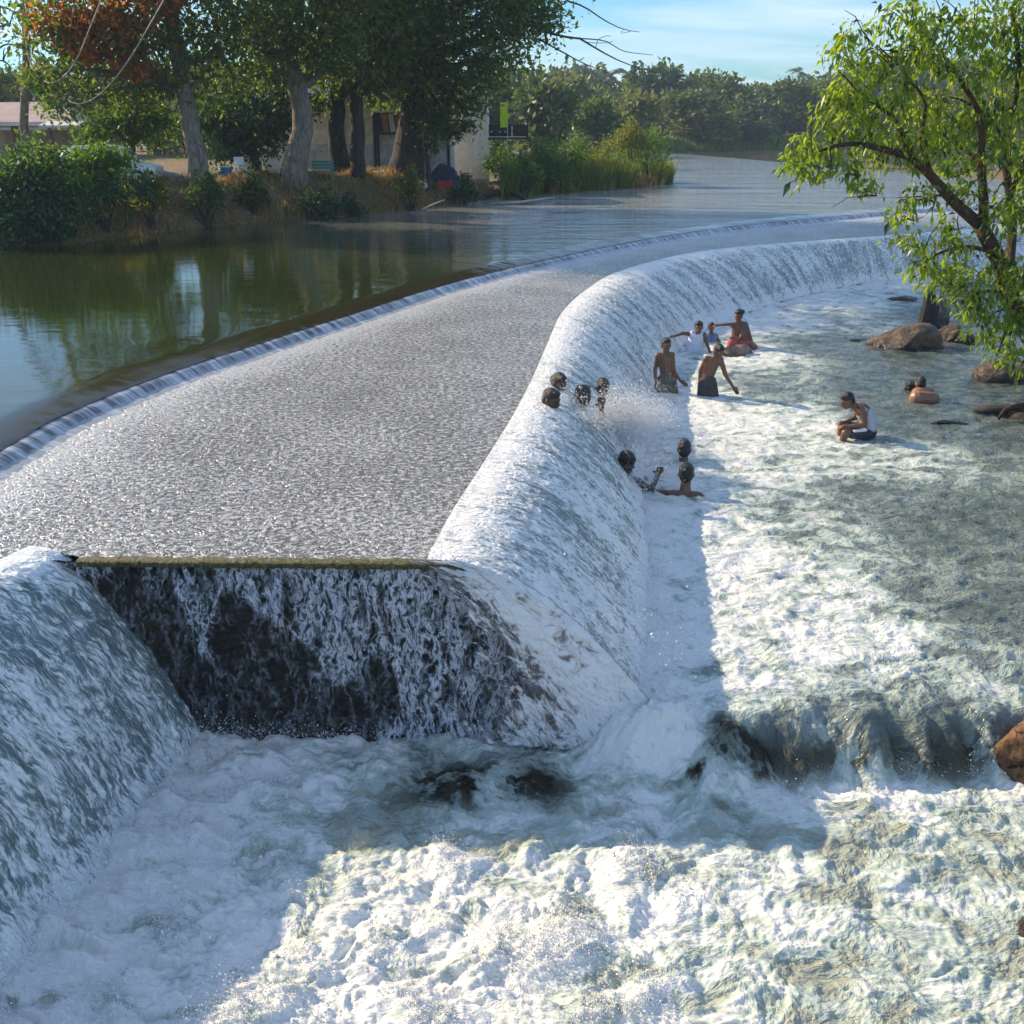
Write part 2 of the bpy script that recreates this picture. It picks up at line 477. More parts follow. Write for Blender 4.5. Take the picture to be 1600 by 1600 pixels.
def mat_ground():
    t = NT('earth_bank'); v = t.coord()
    a = t.noise(v, 0.9, 7, 0.65, 0.3); b = t.noise(v, 6.0, 6, 0.7, 0.2); c = t.noise(v, 0.25, 4, 0.6)
    earth = t.mix(t.rng(b, 0.3, 0.7), (0.11, 0.068, 0.036), (0.34, 0.21, 0.11))
    grass = t.mix(b, (0.05, 0.065, 0.018), (0.17, 0.17, 0.05))
    col = t.mix(t.rng(t.math('MULTIPLY_ADD', a, 0.6, t.math('MULTIPLY', c, 0.5)), 0.50, 0.62), earth, grass)
    return t.done(t.bsdf(col, 0.95, t.bump(t.noise(v, 4.0, 8, 0.75), 0.9, 0.15)))
M_GROUND = mat_ground()
ground = np_mesh('ground', np.stack([GX, GY, GZ], -1).reshape(-1, 3), grid_faces(len(gx), len(gy)), M_GROUND)
tag(ground, kind='structure')
def gz(x, y): return float(bank_height(np.array([float(x)]), np.array([float(y)]))[0])

# ------------------------------------------------------------------ lake above the weir
def build_lake():
    st, L = resample(STEP, 700)
    d = np.gradient(st, axis=0); d /= np.linalg.norm(d, axis=1)[:, None]
    up = np.stack([-d[:, 1], d[:, 0]], 1)                     # upstream side
    off = np.concatenate([[-0.015], np.geomspace(0.03, 1.6, 26), np.geomspace(1.8, 500, 60)])
    s = np.linspace(0, L, 700)
    rows = []; sill = []; wind_sheen = []
    for o in off:
        # the far field opens out from the curved crest
        p = st + up * o
        w = 0.62 + 0.2 * fbm(s * 0.35, s * 0 + 2.0, 3, 4)
        t = np.clip(o / w, 0, 1)
        z = Z_LAKE - 0.06 * (1 - sstep(0.0, 1.0, t)) - 0.035 * np.exp(-o / 0.12)
        if o < 3:
            lum = perlin(s * 5.0, s * 0 + o * 0.4, 2) * 0.012 * np.exp(-o / 0.35) + perlin(s * 1.3 - o, o * 1.5 + s * 0.1, 6) * 0.008
            z = z + lum
        rows.append(np.column_stack([p, z]))
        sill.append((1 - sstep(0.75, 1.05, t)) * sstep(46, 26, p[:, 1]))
        wind_sheen.append(sstep(18, 48, p[:, 1] + 1.1 * p[:, 0] - 4))
    co = np.stack(rows, 1)
    ob = np_mesh('lake', co.reshape(-1, 3), grid_faces(700, len(off)), mat_lake(), attrs={'sill': np.stack(sill, 1).ravel(), 'wind_sheen': np.stack(wind_sheen, 1).ravel()})
    tag(ob, kind='structure')
    return st, up
STEP_S, STEP_UP = build_lake()

# small smooth fall at the upstream step
M_STEP = None
def build_step():
    t = NT('smooth_step_water'); fl = t.attr('flow', 'Vector')
    a = t.noise(t.scale(fl, (5.5, 0.9, 1)), 1.0, 4, 0.6, 0.3)
    b = t.noise(t.scale(fl, (19, 2.0, 1)), 1.0, 3, 0.6, 0.2)
    f = t.rng(t.math('MULTIPLY_ADD', b, 0.5, a), 0.55, 0.98)
    foot = t.attr('foam')
    f = t.math('MAXIMUM', f, foot)
    col = t.mix(f, (0.06, 0.07, 0.08), (0.62, 0.66, 0.72))
    m = t.done(t.bsdf(col, 0.10, t.bump(t.math('MULTIPLY_ADD', b, 0.4, a), 0.6, 0.05), IOR=1.33))
    n = 1900
    st, L = resample(STEP, n)
    d = np.gradient(st, axis=0); d /= np.linalg.norm(d, axis=1)[:, None]
    dn = np.stack([d[:, 1], -d[:, 0]], 1)
    s = np.linspace(0, L, n)
    prof = [(-0.02, Z_LAKE - 0.11), (0.03, Z_LAKE - 0.118), (0.07, Z_LAKE - 0.14), (0.11, Z_LAKE - 0.175), (0.15, Z_LAKE - 0.215), (0.19, Z_LAKE - 0.235), (0.26, Z_TOP + 0.012), (0.45, Z_TOP + 0.010)]
    prof = [(-0.03, -0.108), (0.02, -0.112), (0.06, -0.125), (0.10, -0.15), (0.14, -0.19), (0.175, -0.225), (0.22, -0.238), (0.30, -0.262)]
    rows, foam, flow = [], [], []
    wob = 0.03 * perlin(s * 4.0, s * 0, 1) + 0.02 * perlin(s * 11.0, s * 0, 2)
    for i, (o, z) in enumerate(prof):
        k = min(i / 4, 1.0)
        oo = o * 1.35 + wob * k + (0.05 * perlin(s * 6, s * 0 + i, 9) if i > 5 else 0)
        zz_ = Z_LAKE + z + 0.012 * perlin(s * 6.0, s * 0 + i * 0.15, 3) * (1 if 1 < i < 7 else 0.3)
        rows.append(np.column_stack([st + dn * oo[:, None], zz_]))
        foam.append(np.full(n, 0.0 if i < 5 else 0.5))
        flow.append(np.column_stack([s, np.full(n, o), np.zeros(n)]))
    co = np.stack(rows, 1)
    ob = np_mesh('step_water', co.reshape(-1, 3), grid_faces(n, len(prof))[:, ::-1], m, attrs={'foam': np.stack(foam, 1).ravel(), 'flow': np.stack(flow, 1).reshape(-1, 3)})
    tag(ob, kind='structure')
build_step()

# ------------------------------------------------------------------ flat top of the weir under a thin sheet of water
CR_S, CR_L = resample(CREST, 1000)
LC_S, _ = resample(LCREST, 120)
def build_apron():
    poly = [tuple(p) for p in LC_S] + [WALL_L] + [tuple(p) for p in CR_S]
    poly += [tuple(p + u * 0.02) for p, u in zip(STEP_S[::-1], STEP_UP[::-1])]
    bm = bmesh.new()
    vs = [bm.verts.new((x, y, 0)) for x, y in poly]
    f = bm.faces.new(vs)
    bmesh.ops.triangulate(bm, faces=[f])
    # body of the weir: the same outline as a thick slab just under the sheet
    return bm, poly
bm, APRON_POLY = build_apron()
bm.free()
# rippled sheet: grid with real wavelets, kept inside the outline
ys = np.geomspace(3.0, 56, 1000); us = np.arange(-1.35, 0.75, 0.0052)
UY, UU = np.meshgrid(ys, us, indexing='ij')
PX, PY = UU * UY, UY
ins = in_poly(PX, PY, APRON_POLY)
px, py = PX[ins], PY[ins]
wx, wy = px + 0.06 * perlin(px * 3, py * 3, 4), py + 0.06 * perlin(px * 3, py * 3, 5)
hz_ = 0.011 * fbm(wx * 4.2, wy * 5.5, 3, 1, 0.6) + 0.006 * perlin(wx * 14, wy * 17, 8)
idx = -np.ones(PX.shape, int); idx[ins] = np.arange(ins.sum())
q = np.stack([idx[:-1, :-1], idx[:-1, 1:], idx[1:, 1:], idx[1:, :-1]], -1).reshape(-1, 4)
q = q[(q >= 0).all(1)]
dstep, _ = poly_dist(px, py, STEP_S[::6]); 
foot = np.exp(-np.clip(dstep - 0.2, 0, 9) / 0.55) * 0.8 - 0.0
apron = np_mesh('apron_water', np.column_stack([px, py, Z_TOP + hz_ - 0.02]), q, mat_apron(), attrs={'foam': foot, 'swirl': swirl(px * .7, py * .7, 3, 30), 'warp': np.column_stack([wx + .03 * perlin(px * 9, py * 9, 41), (wy + .03 * perlin(px * 9, py * 9, 42)) * 1.25, 0 * wx])})
tag(apron, kind='structure')

# ------------------------------------------------------------------ falling sheets
def fall_profile(t):
    """t 0..1 -> (run fraction, drop fraction): round crest, steep foot"""
    run = t ** 0.92
    drop = np.where(t < 1, 0.10 * t + 0.90 * t ** 1.75, 1.0)
    return run, drop
def flow_attrs(S, V, foam, seed):
    a = 0.10 * fbm(S * 2.0, V * 1.6, 3, seed + 31) + 0.02 * perlin(S * 11, V * 6, seed + 33)
    b = 0.14 * fbm(S * 2.0, V * 1.6, 3, seed + 41) + 0.03 * perlin(S * 11, V * 6, seed + 43)
    return {'foam': foam.ravel(), 'warp': np.stack([S + a, V + b, 0 * S], -1).reshape(-1, 3), 'swirl': swirl(S * 2.6, V * 0.6, 3, seed + 51).ravel()}
def build_fall(name, crest, base, zb, n, nv, mat, foam, t0=-0.12, amp=0.020, fu=13.0, fv=5.0, seed=0):
    """crest, base: (n,2) resampled lines; zb: foot level per station; foam: density (n,nv)"""
    s = np.concatenate([[0], np.cumsum(np.linalg.norm(np.diff(crest, axis=0), axis=1))])
    ts = np.linspace(t0, 1.0, nv)
    T, _ = np.meshgrid(ts, s); S = np.repeat(s[:, None], nv, 1)
    tt = np.clip(T, 0, 1)
    run, drop = fall_profile(tt)
    run = np.where(T < 0, T, run)
    d = (base - crest)
    X = crest[:, :1] + d[:, :1] * run; Y = crest[:, 1:] + d[:, 1:] * run
    Zt = Z_TOP + 0.012
    Z = Zt + (zb[:, None] - Zt) * drop
    co = np.stack([X, Y, Z], -1)
    V = np.concatenate([np.zeros((len(s), 1)), np.cumsum(np.linalg.norm(np.diff(co, axis=1), axis=2), 1)], 1)
    # outward normal
    du = np.gradient(co, axis=0); dv = np.gradient(co, axis=1)
    N = np.cross(dv, du); N /= np.linalg.norm(N, axis=2)[..., None] + 1e-9
    N *= np.sign(N[..., 2:3] + 1e-9)
    sw = S + 0.10 * perlin(S * 2.2, V * 1.5, seed + 1)
    disp = amp * (fbm(sw * fu, V * fv, 4, seed + 2, 0.6) + 0.5 * np.abs(perlin(sw * fu * 2.3, V * fv * 2.2, seed + 5)))
    disp *= sstep(-0.10, 0.12, T) * (0.7 + 1.0 * tt)
    disp += 0.05 * fbm(S * 1.1, V * 0.5, 2, seed + 7) * tt
    if seed == 3: disp = disp * sstep(0.0, 0.35, S) - 0.035 * sstep(0.16, 0.0, S)
    co = co + N * (disp[..., None] + 0.012)
    flow = np.stack([S, V, np.zeros_like(S)], -1)
    ob = np_mesh(name, co.reshape(-1, 3), grid_faces(len(s), nv), mat, attrs=flow_attrs(S, V, foam(S, V, tt), seed))
    tag(ob, kind='structure')
    return ob, co
M_FALL = mat_fall_solid('falling_white_water', (0.19, 0.23, 0.22), (0.90, 0.89, 0.86), 0.38, 14.5, 6.2)
M_LFALL = mat_fall_solid('falling_dark_water', (0.11, 0.15, 0.152), (0.82, 0.86, 0.86), 0.37, 19.0, 5.0)
M_VEIL = mat_fall_veil('water_veil', (0.15, 0.135, 0.125), (0.76, 0.77, 0.78), 0.30, 9.0, 5.0)
# stations closer together near the front
q_ = (np.geomspace(1.0, 9.0, 1500) - 1) / 8.0
c_s, _ = resample(CREST, q_); b_s, _ = resample(BASE, q_)
# pair stations so that the flow leaves the crest squarely
zb = np.interp(q_, [0, 0.03, 0.08, 1], [-0.42, -0.15, -0.02, -0.02])
MAIN, MAIN_CO = build_fall('main_waterfall', c_s, b_s, zb, 1500, 150, M_FALL,
                           lambda S, V, t: 0.62 + 0.22 * sstep(0.25, 0.0, t) + 0.25 * sstep(0.8, 1.0, t) - 0.10 * sstep(22, 34, S) + 0.12 * perlin(S * .5, V * .4, 3), seed=3)
l_n = 520
LC_N, _ = resample(LCREST, l_n); LB_N, _ = resample(LBASE, l_n)
LEFT, LEFT_CO = build_fall('side_waterfall', LC_N, LB_N, np.full(l_n, Z_LOW - 0.14), l_n, 170, M_LFALL,
                           lambda S, V, t: 0.55 + 0.35 * sstep(0.22, 0.0, t) + 0.35 * sstep(0.85, 1.0, t) + 0.2 * perlin(S * .8, V * .6, 3), amp=0.024, fu=14.0, fv=4.5, seed=12)
# fan of thin water curling round the near corner of the main fall
def build_fan():
    n, nv = 330, 150
    c0 = np.array(CREST[0]); a = np.linspace(-0.10, 1, n)
    ap = np.clip(a, 0, 1); an = np.clip(-a, 0, 1)
    crest = np.stack([c0[0] - 0.75 * ap ** 1.2 + 0.1 * an, c0[1] - 0.015 * sstep(0, .1, a) + 1.5 * an], 1)
    b0 = np.array(BASE[0])
    B, _ = resample([2 * b0 - np.array(A2(975, 1165, -0.55)), b0, A2(985, 1165, -0.55), A2(925, 1172, Z_LOW), A2(850, 1168, Z_LOW), A2(760, 1160, Z_LOW), A2(700, 1150, Z_LOW)], n)
    zbf = np.interp(a, [0, 0.2, 1], [-0.45, Z_LOW, Z_LOW])
    ts = np.linspace(0, 1, nv)
    T = np.repeat(ts[None], n, 0); A_ = np.repeat(a[:, None], nv, 1)
    # towards the wall the film drops straighter
    A_ = np.clip(A_, 0, 1)
    run = T ** 0.92 * (1 - A_) + A_ * (0.25 * T + 0.75 * T ** 0.55)
    drop = (0.10 * T + 0.90 * T ** 1.75) * (1 - A_) + A_ * (0.25 * T + 0.75 * T ** 1.25)
    X = crest[:, :1] + (B[:, :1] - crest[:, :1]) * run; Y = crest[:, 1:] + (B[:, 1:] - crest[:, 1:]) * run
    Z = Z_TOP + 0.012 + (zbf[:, None] - Z_TOP - 0.012) * drop
    co = np.stack([X, Y, Z], -1)
    V = np.concatenate([np.zeros((n, 1)), np.cumsum(np.linalg.norm(np.diff(co, axis=1), axis=2), 1)], 1)
    S = -np.repeat((1.9 * a)[:, None], nv, 1) * (0.45 + 0.55 * T)
    du = np.gradient(co, axis=0); dv = np.gradient(co, axis=1)
    N = np.cross(dv, du); N /= np.linalg.norm(N, axis=2)[..., None] + 1e-9
    N *= np.sign(N[..., 1:2] * -1 + 1e-9)
    disp = 0.028 * (fbm(S * 7, V * 4, 4, 3, 0.6)) * sstep(0, 0.1, T)
    co = co + N * (disp + 0.012 * sstep(0.04, -0.02, a)[:, None])[..., None]
    foam = np.clip(0.92 - 0.40 * sstep(0.04, 0.65, A_) - 0.34 * sstep(.6, 1, A_) + 0.15 * sstep(0.75, 1, T), 0.0, 1) + 0.16 * perlin(S * 3, V * 1.2, 4) - 1.1 * sstep(-0.03, -0.10, a)[:, None]
    ob = np_mesh('corner_waterfall', co.reshape(-1, 3), grid_faces(n, nv), M_VEIL, attrs=flow_attrs(S, V, foam, 70))
    tag(ob, kind='structure')
build_fan()

# ------------------------------------------------------------------ the weir itself: body, mossy front wall, rim
def mat_concrete():
    t = NT('wet_mossy_concrete'); v = t.coord()
    a = t.noise(v, 2.2, 6, 0.65, 0.4); b = t.noise(v, 11, 6, 0.7)
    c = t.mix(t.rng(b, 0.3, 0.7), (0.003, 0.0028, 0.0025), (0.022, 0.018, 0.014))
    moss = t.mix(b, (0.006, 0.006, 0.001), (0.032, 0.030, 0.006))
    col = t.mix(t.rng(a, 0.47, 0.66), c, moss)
    return t.done(t.bsdf(col, 0.32, t.bump(t.noise(v, 9, 8, 0.75, 0.5), 1.0, 0.06)))
M_CONC = mat_concrete()
def mat_moss():
    t = NT('mossy_rim'); v = t.coord(); b = t.noise(v, 24, 6, 0.7)
    col = t.ramp(b, [(0.3, (0.015, 0.013, 0.004)), (0.5, (0.09, 0.08, 0.018)), (0.68, (0.28, 0.25, 0.07))])
    return t.done(t.bsdf(col, 0.6, t.bump(b, 1.0, 0.05)))
M_MOSS = mat_moss()
weir = empty('weir', (-2.5, 9.5, -1.2))
tag(weir, 'dark wet concrete weir with a mossy front wall between the two waterfalls', 'weir')
weir_bits = []
def weir_part(o):
    o.parent = weir; o.matrix_parent_inverse = Matrix.Translation((2.5, -9.5, 1.2)); weir_bits.append(o); return o
# body under the sheet: crest outline dropped to the river bed
bm = bmesh.new()
ztop, zbot = Z_TOP - 0.09, -1.4
outl = [(p[0], p[1]) for p in LC_S[::4]] + [(WALL_L[0], WALL_L[1] + 0.08), (CREST[0][0] - 0.05, CREST[0][1] + 0.08)] + [(p[0], p[1]) for p in CR_S[12::10]] + [tuple(p) for p in STEP_S[::-10]]
tv = [bm.verts.new((x, y, ztop)) for x, y in outl]; bv = [bm.verts.new((x, y, zbot)) for x, y in outl]
bm.faces.new(tv)
for i in range(len(outl)):
    j = (i + 1) % len(outl)
    bm.faces.new((tv[i], tv[j], bv[j], bv[i]))
bmesh.ops.triangulate(bm, faces=bm.faces[:])
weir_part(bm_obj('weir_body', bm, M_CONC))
# front wall face with lumps
nu, nv = 340, 150
xl, xr = at(40, 873, Z_TOP)[0], CREST[0][0] + 1.7
U, V = np.meshgrid(np.linspace(xl, xr, nu), np.linspace(0, 1, nv), indexing='ij')
yw = WALL_L[1] + (CREST[0][1] - WALL_L[1]) * (U - WALL_L[0]) / (CREST[0][0] - WALL_L[0])
zt_w = np.where(U < CREST[0][0], Z_TOP - 0.035, Z_TOP - 0.09 - 1.75 * np.clip((U - CREST[0][0]) / 1.85, 0, 1) ** 1.5)
zt_w = np.where(U < WALL_L[0], Z_TOP - 0.035 , zt_w)
Zw = zt_w + (-1.1 - zt_w) * V
lump = 0.05 * fbm(U * 2.2, Zw * 2.2, 5, 31, 0.55) + 0.02 * np.abs(perlin(U * 12, Zw * 12, 33))
Yw = yw - 0.0 - lump - 0.12 * V + 0.02
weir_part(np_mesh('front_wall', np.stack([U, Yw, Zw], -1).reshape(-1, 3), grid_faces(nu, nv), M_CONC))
# trickles over the wall
def build_trickle():
    off = 0.035 + 0.02 * fbm(U * 5, Zw * 3, 3, 40)
    X = U; Y = Yw - off; Zc = Zw
    t = NT('wall_trickle'); fl = t.attr('flow', 'Vector'); D = t.attr('foam')
    wn_ = t.noise(fl, 2.2, 3, 0.5, 0, out='Color')
    vw = t.node('ShaderNodeVectorMath', operation='MULTIPLY_ADD')
    t.l.new(wn_, vw.inputs[0]); vw.inputs[1].default_value = (0.16, 0.20, 0); t.l.new(fl, vw.inputs[2]); vw = vw.outputs[0]
    a = t.noise(t.scale(vw, (4.0, 1.5, 1)), 1.0, 4, 0.62, 0.3)
    b = t.noise(t.scale(vw, (15, 6.5, 1)), 1.0, 4, 0.65, 0.5)
    ra = t.math('SUBTRACT', 1.0, t.math('ABSOLUTE', t.math('MULTIPLY_ADD', a, 5, -2.5)))
    rb = t.math('SUBTRACT', 1.0, t.math('ABSOLUTE', t.math('MULTIPLY_ADD', b, 4.4, -2.2)))
    m = t.math('ADD', t.math('MULTIPLY', ra, 0.35), t.math('MULTIPLY', rb, 0.55))
    m = t.math('ADD', m, t.math('MULTIPLY_ADD', D, 1.9, -1.95))
    mask = t.rng(m, -0.12, 0.50)
    s = t.bsdf(t.mix(mask, (0.16, 0.18, 0.21), (0.72, 0.76, 0.84)), 0.25, t.bump(b, 0.8, 0.05), IOR=1.33)
    tr = t.node('ShaderNodeBsdfTransparent').outputs[0]
    mx = t.n.new('ShaderNodeMixShader'); t.set(mx.inputs[0], mask); t.l.new(tr, mx.inputs[1]); t.l.new(s, mx.inputs[2])
    mat = t.done(mx.outputs[0])
    xx = (U - WALL_L[0]) / (CREST[0][0] - WALL_L[0])
    dens = 0.45 + 0.34 * sstep(0.22, 0.62, xx - 0.22 * V) + 0.30 * sstep(0.25, 0.0, V) - 0.35 * sstep(0.35, 0.75, V) * sstep(0.95, 0.5, xx) + 0.42 * fbm(U * 1.6, Zw * 0.8, 3, 44)
    dens += 0.25 * sstep(0.72, 0.95, xx)
    ob = np_mesh('wall_trickle', np.stack([X, Y, Zc], -1).reshape(-1, 3), grid_faces(nu, nv), mat, attrs={'foam': np.clip(dens, 0.65, .76).ravel(), 'flow': np.stack([U, -Zw, 0 * U], -1).reshape(-1, 3)})
    tag(ob, kind='stuff')
    weir_part(ob)
build_trickle()
# mossy lip along the top of the wall
nr = 420
xr_ = np.linspace(WALL_L[0] - 0.12, CREST[0][0] + 0.16, nr)
yr_ = WALL_L[1] + (CREST[0][1] - WALL_L[1]) * (xr_ - WALL_L[0]) / (CREST[0][0] - WALL_L[0])
prof = [(0.10, -0.005), (0.02, 0.012), (-0.035, 0.008), (-0.06, -0.02), (-0.055, -0.055), (0.02, -0.075)]
rows = []
for i, (o, z) in enumerate(prof):
    jit = 0.018 * fbm(xr_ * 9, xr_ * 0 + i * 0.7, 3, 50)
    rows.append(np.column_stack([xr_, yr_ + o + jit, Z_TOP - 0.012 + z + 0.6 * jit - 0.06 * sstep(CREST[0][0], CREST[0][0] + .16, xr_)]))
weir_part(np_mesh('mossy_rim', np.stack(rows, 1).reshape(-1, 3), grid_faces(nr, len(prof)), M_MOSS))

# ------------------------------------------------------------------ river below the weir
FOAM_PTS = [(x, y, f, Z_LOW) for x, y, f in [
    (100, 1550, .95), (300, 1300, .95), (420, 1200, .92), (250, 1450, .95), (600, 1450, 1), (800, 1500, 1), (700, 1350, .92), (1000, 1400, .95), (1000, 1250, .85),
    (800, 1300, .78), (700, 1210, .52), (850, 1230, .45), (640, 1255, .5), (760, 1175, .66), (1150, 1380, .85), (1150, 1550, .8), (1300, 1300, .62), (1400, 1240, .82),
    (1350, 1400, .70), (1500, 1350, .66), (1450, 1500, .70), (1550, 1550, .62), (1300, 1560, .62), (1560, 1250, .68), (500, 1580, 1), (900, 1590, .9), (560, 1180, .8), (480, 1150, .9), (1220, 1260, .85),
    (940, 1180, .8), (1120, 1200, .35), (1180, 1225, .4)]]
FOAM_PTS += [(x, y, f, 0.0) for x, y, f in [
    (1050, 1000, .95), (1050, 800, .95), (1070, 1110, .85), (1150, 1050, .9), (1250, 1000, .95), (1350, 1000, .85), (1500, 1030, .6), (1300, 1085, .6), (1400, 1120, .38),
    (1500, 1130, .36), (1250, 1130, .42), (1200, 880, .95), (1300, 920, .8), (1450, 920, .5), (1550, 950, .44), (1300, 840, .6), (1450, 830, .43), (1550, 800, .41), (1250, 780, .6),
    (1350, 770, .46), (1180, 740, .85), (1300, 715, .75), (1450, 712, .66), (1580, 720, .5), (1550, 680, .38), (1400, 660, .36), (1250, 660, .85), (1150, 660, .95), (1100, 620, .92),
    (1250, 590, .55), (1190, 605, .5), (1350, 600, .36), (1500, 600, .3), (1450, 560, .28), (1300, 540, .4), (1180, 560, .85), (1200, 500, .92), (1300, 470, .85), (1400, 440, .92), (1330, 500, .6),
    (1500, 450, .4), (1550, 520, .2), (1000, 620, .95), (1550, 600, .2), (1500, 500, .25), (1130, 1150, .5), (1120, 1060, .75)]]
FP = np.array([(*A2(x, y, z), f) for x, y, f, z in FOAM_PTS])
def foam_field(X, Y):
    num = np.zeros(X.shape); den = np.zeros(X.shape)
    for fx, fy, f in FP:
        sc = 0.06 * fy
        d2 = ((X - fx) ** 2 + ((Y - fy) * 0.8) ** 2) / sc ** 2 + 0.05
        w = 1.0 / d2 ** 1.7
        num += w * f; den += w
    return num / den
def ledge_mix(X, Y):
    yl = 8.60 + 0.20 * fbm(X * 1.6, X * 0 + 1.0, 4, 21) + 0.10 * fbm(X * 4, Y * 4, 2, 23) + 0.06 * (X - 2.5)
    w = 0.62 + 0.7 * sstep(1.75, 1.15, X)
    return sstep(-0.5, 0.5, (Y - yl) / w), yl
def pool_z(X, Y):
    m, yl = ledge_mix(X, Y)
    m = m * sstep(0.5, 1.3, X)
    z = Z_LOW + (Z_POOL - Z_LOW) * m
    # drawdown before the ledge
    z = z - 0.19 * np.exp(-np.clip(Y - yl, 0, 9) / 0.8) * m * (X > 0.8)
    return z, m, yl
ys = np.geomspace(3.6, 47, 980); us = np.linspace(-0.80, 0.98, 640)
UY, UU = np.meshgrid(ys, us, indexing='ij')
X, Y = UU * UY, UY
F = foam_field(X, Y)
z0, lm, yl = pool_z(X, Y)
dbase, _ = poly_dist(X, Y, np.concatenate([resample(BASE, 90)[0]]))
dlb, _ = poly_dist(X, Y, resample(LBASE, 20)[0])
boil = np.exp(-dbase / 0.9) + np.exp(-dlb / 1.3)
lowpool = 1 - lm
rock1 = np.exp(-(((X - A2(760, 1220, Z_LOW)[0]) / 0.75) ** 2 + ((Y - A2(760, 1225, Z_LOW)[1]) / 0.32) ** 2) ** 1.5)
rock2 = np.exp(-(((X - A2(1135, 1195, -0.4)[0]) / 0.36) ** 2 + ((Y - A2(1135, 1190, -0.4)[1]) / 0.30) ** 2) ** 1.5)
face = np.exp(-((Y - yl + 0.04) / 0.15) ** 2) * sstep(1.25, 1.7, X)
rock = np.clip(rock1 * 1.8 + rock2 * 1.5 + face * 0.8, 0, 1)
F = np.clip(F + 0.18 * np.exp(-dbase / 0.5) + 0.15 * np.exp(-dlb / 0.6), 0, 1.05)
F = np.clip(F + 0.05 * face, 0, 1.1)
# a rim of foam where the ledge lands
F = np.clip(F + 0.4 * np.exp(-((Y - yl + 0.38) / 0.14) ** 2) * sstep(1.5, 2.1, X), 0, 1.1)
wx, wy = X + 0.25 * fbm(X * 1.1, Y * 1.1, 3, 61), Y + 0.25 * fbm(X * 1.1, Y * 1.1, 3, 71)
big = billow(wx * 1.25, wy * 1.6, 5, 81, 0.52)
mid = fbm(wx * 3.4, wy * 4.6, 4, 91, 0.55)
fine = billow(wx * 7.5, wy * 8.5, 3, 95, 0.55)
amp_big = 0.055 + 0.085 * lowpool * sstep(2.4, 0.2, X) + 0.05 * np.clip(boil, 0, 1.2) + 0.05 * lowpool
amp_big = amp_big * (1 - 0.75 * face)
calm = sstep(0.15, 0.55, F)
Zp = z0 + amp_big * (big - 0.45) * (0.35 + 0.65 * calm) + (0.030 + 0.008 * calm) * mid + (0.014 + 0.018 * calm) * (fine - 0.3)
Zp += 0.03 * rock1 + 0.20 * rock2 + rock * 0.06 * billow(X * 6, Y * 6, 3, 15)
Zp += 0.06 * np.clip(boil, 0, 1) * (big - 0.5) + 0.05 * np.exp(-dlb / 0.3)
dc = ((X - BASE[0][0] + 0.05) / 0.42) ** 2 + ((Y - BASE[0][1] + 0.02) / 0.38) ** 2
Zp += (0.14 * big + 0.10 * fine) * np.exp(-dc)
F = np.clip(F + 0.5 * np.exp(-dc), 0, 1.1)
wx2 = (X + 0.22 * fbm(X * 1.3, Y * 1.3, 2, 121) + 0.018 * perlin(X * 6, Y * 6, 131)) * 0.75
wy2 = (Y + 0.22 * fbm(X * 1.3, Y * 1.3, 2, 141) + 0.018 * perlin(X * 6, Y * 6, 151)) * 1.15
pool = np_mesh('river', np.stack([X, Y, Zp], -1).reshape(-1, 3), grid_faces(len(ys), len(us))[:, ::-1], mat_pool(), attrs={'foam': F.ravel(), 'rock': rock.ravel(), 'swirl': swirl(wx2 * 2.4, wy2 * 2.4, 5, 111).ravel(), 'warp': np.stack([wx2, wy2, 0 * X], -1).reshape(-1, 3)})
tag(pool, kind='structure')
PL_X, PL_Y, PL_Z, PL_F, PL_BIG = X, Y, Zp, F, big
def river_z(x, y):
    i = np.searchsorted(ys, y); i = min(max(i, 0), len(ys) - 1)
    j = np.searchsorted(us, x / y); j = min(max(j, 0), len(us) - 1)
    return float(Zp[i, j])

# ------------------------------------------------------------------ foliage
def mat_leaf(name, dark, light, trans=0.45, tint=(1.0, 1.0, 0.6), rough=0.5):
    t = NT(name)
    rnd = t.node('ShaderNodeNewGeometry').outputs['Random Per Island']
    v = t.coord(); n = t.noise(v, 0.7, 3, 0.6)
    f = t.math('MULTIPLY_ADD', rnd, 0.65, t.math('MULTIPLY_ADD', n, 0.9, -0.28), clamp=True)
    col = t.mix(f, dark, light)
    tcol = t.mix(1.0, col, (tint[0] * 1.0, tint[1] * 1.0, tint[2] * 1.0), 'MULTIPLY')
    tcol = t.mix(0.65, tcol, t.mix(1.0, tcol, (2.6, 2.6, 1.6), 'MULTIPLY'))
    a = t.bsdf(col, rough)
    tb = t.node('ShaderNodeBsdfTranslucent'); t.set(tb.inputs[0], tcol)
    mx = t.n.new('ShaderNodeMixShader'); mx.inputs[0].default_value = trans
    t.l.new(a, mx.inputs[1]); t.l.new(tb.outputs[0], mx.inputs[2])
    return t.done(mx.outputs[0])
M_DARK = mat_leaf('dark_leaves', (0.026, 0.052, 0.014), (0.16, 0.21, 0.042), 0.55)
M_MID = mat_leaf('green_leaves', (0.02, 0.045, 0.010), (0.09, 0.15, 0.025), 0.42)
M_BRIGHT = mat_leaf('bright_leaves', (0.03, 0.08, 0.010), (0.14, 0.23, 0.030), 0.5)
M_YEL = mat_leaf('yellow_green_leaves', (0.07, 0.09, 0.012), (0.22, 0.22, 0.035), 0.5)
M_AUT = mat_leaf('orange_leaves', (0.16, 0.05, 0.010), (0.48, 0.19, 0.03), 0.5, (1.0, 0.8, 0.5))
M_TEAL = mat_leaf('deep_green_leaves', (0.012, 0.04, 0.02), (0.05, 0.115, 0.045), 0.38)
M_NEAR = mat_leaf('lance_leaves', (0.06, 0.135, 0.014), (0.27, 0.33, 0.036), 0.58, (1, 1, 0.45), 0.35)
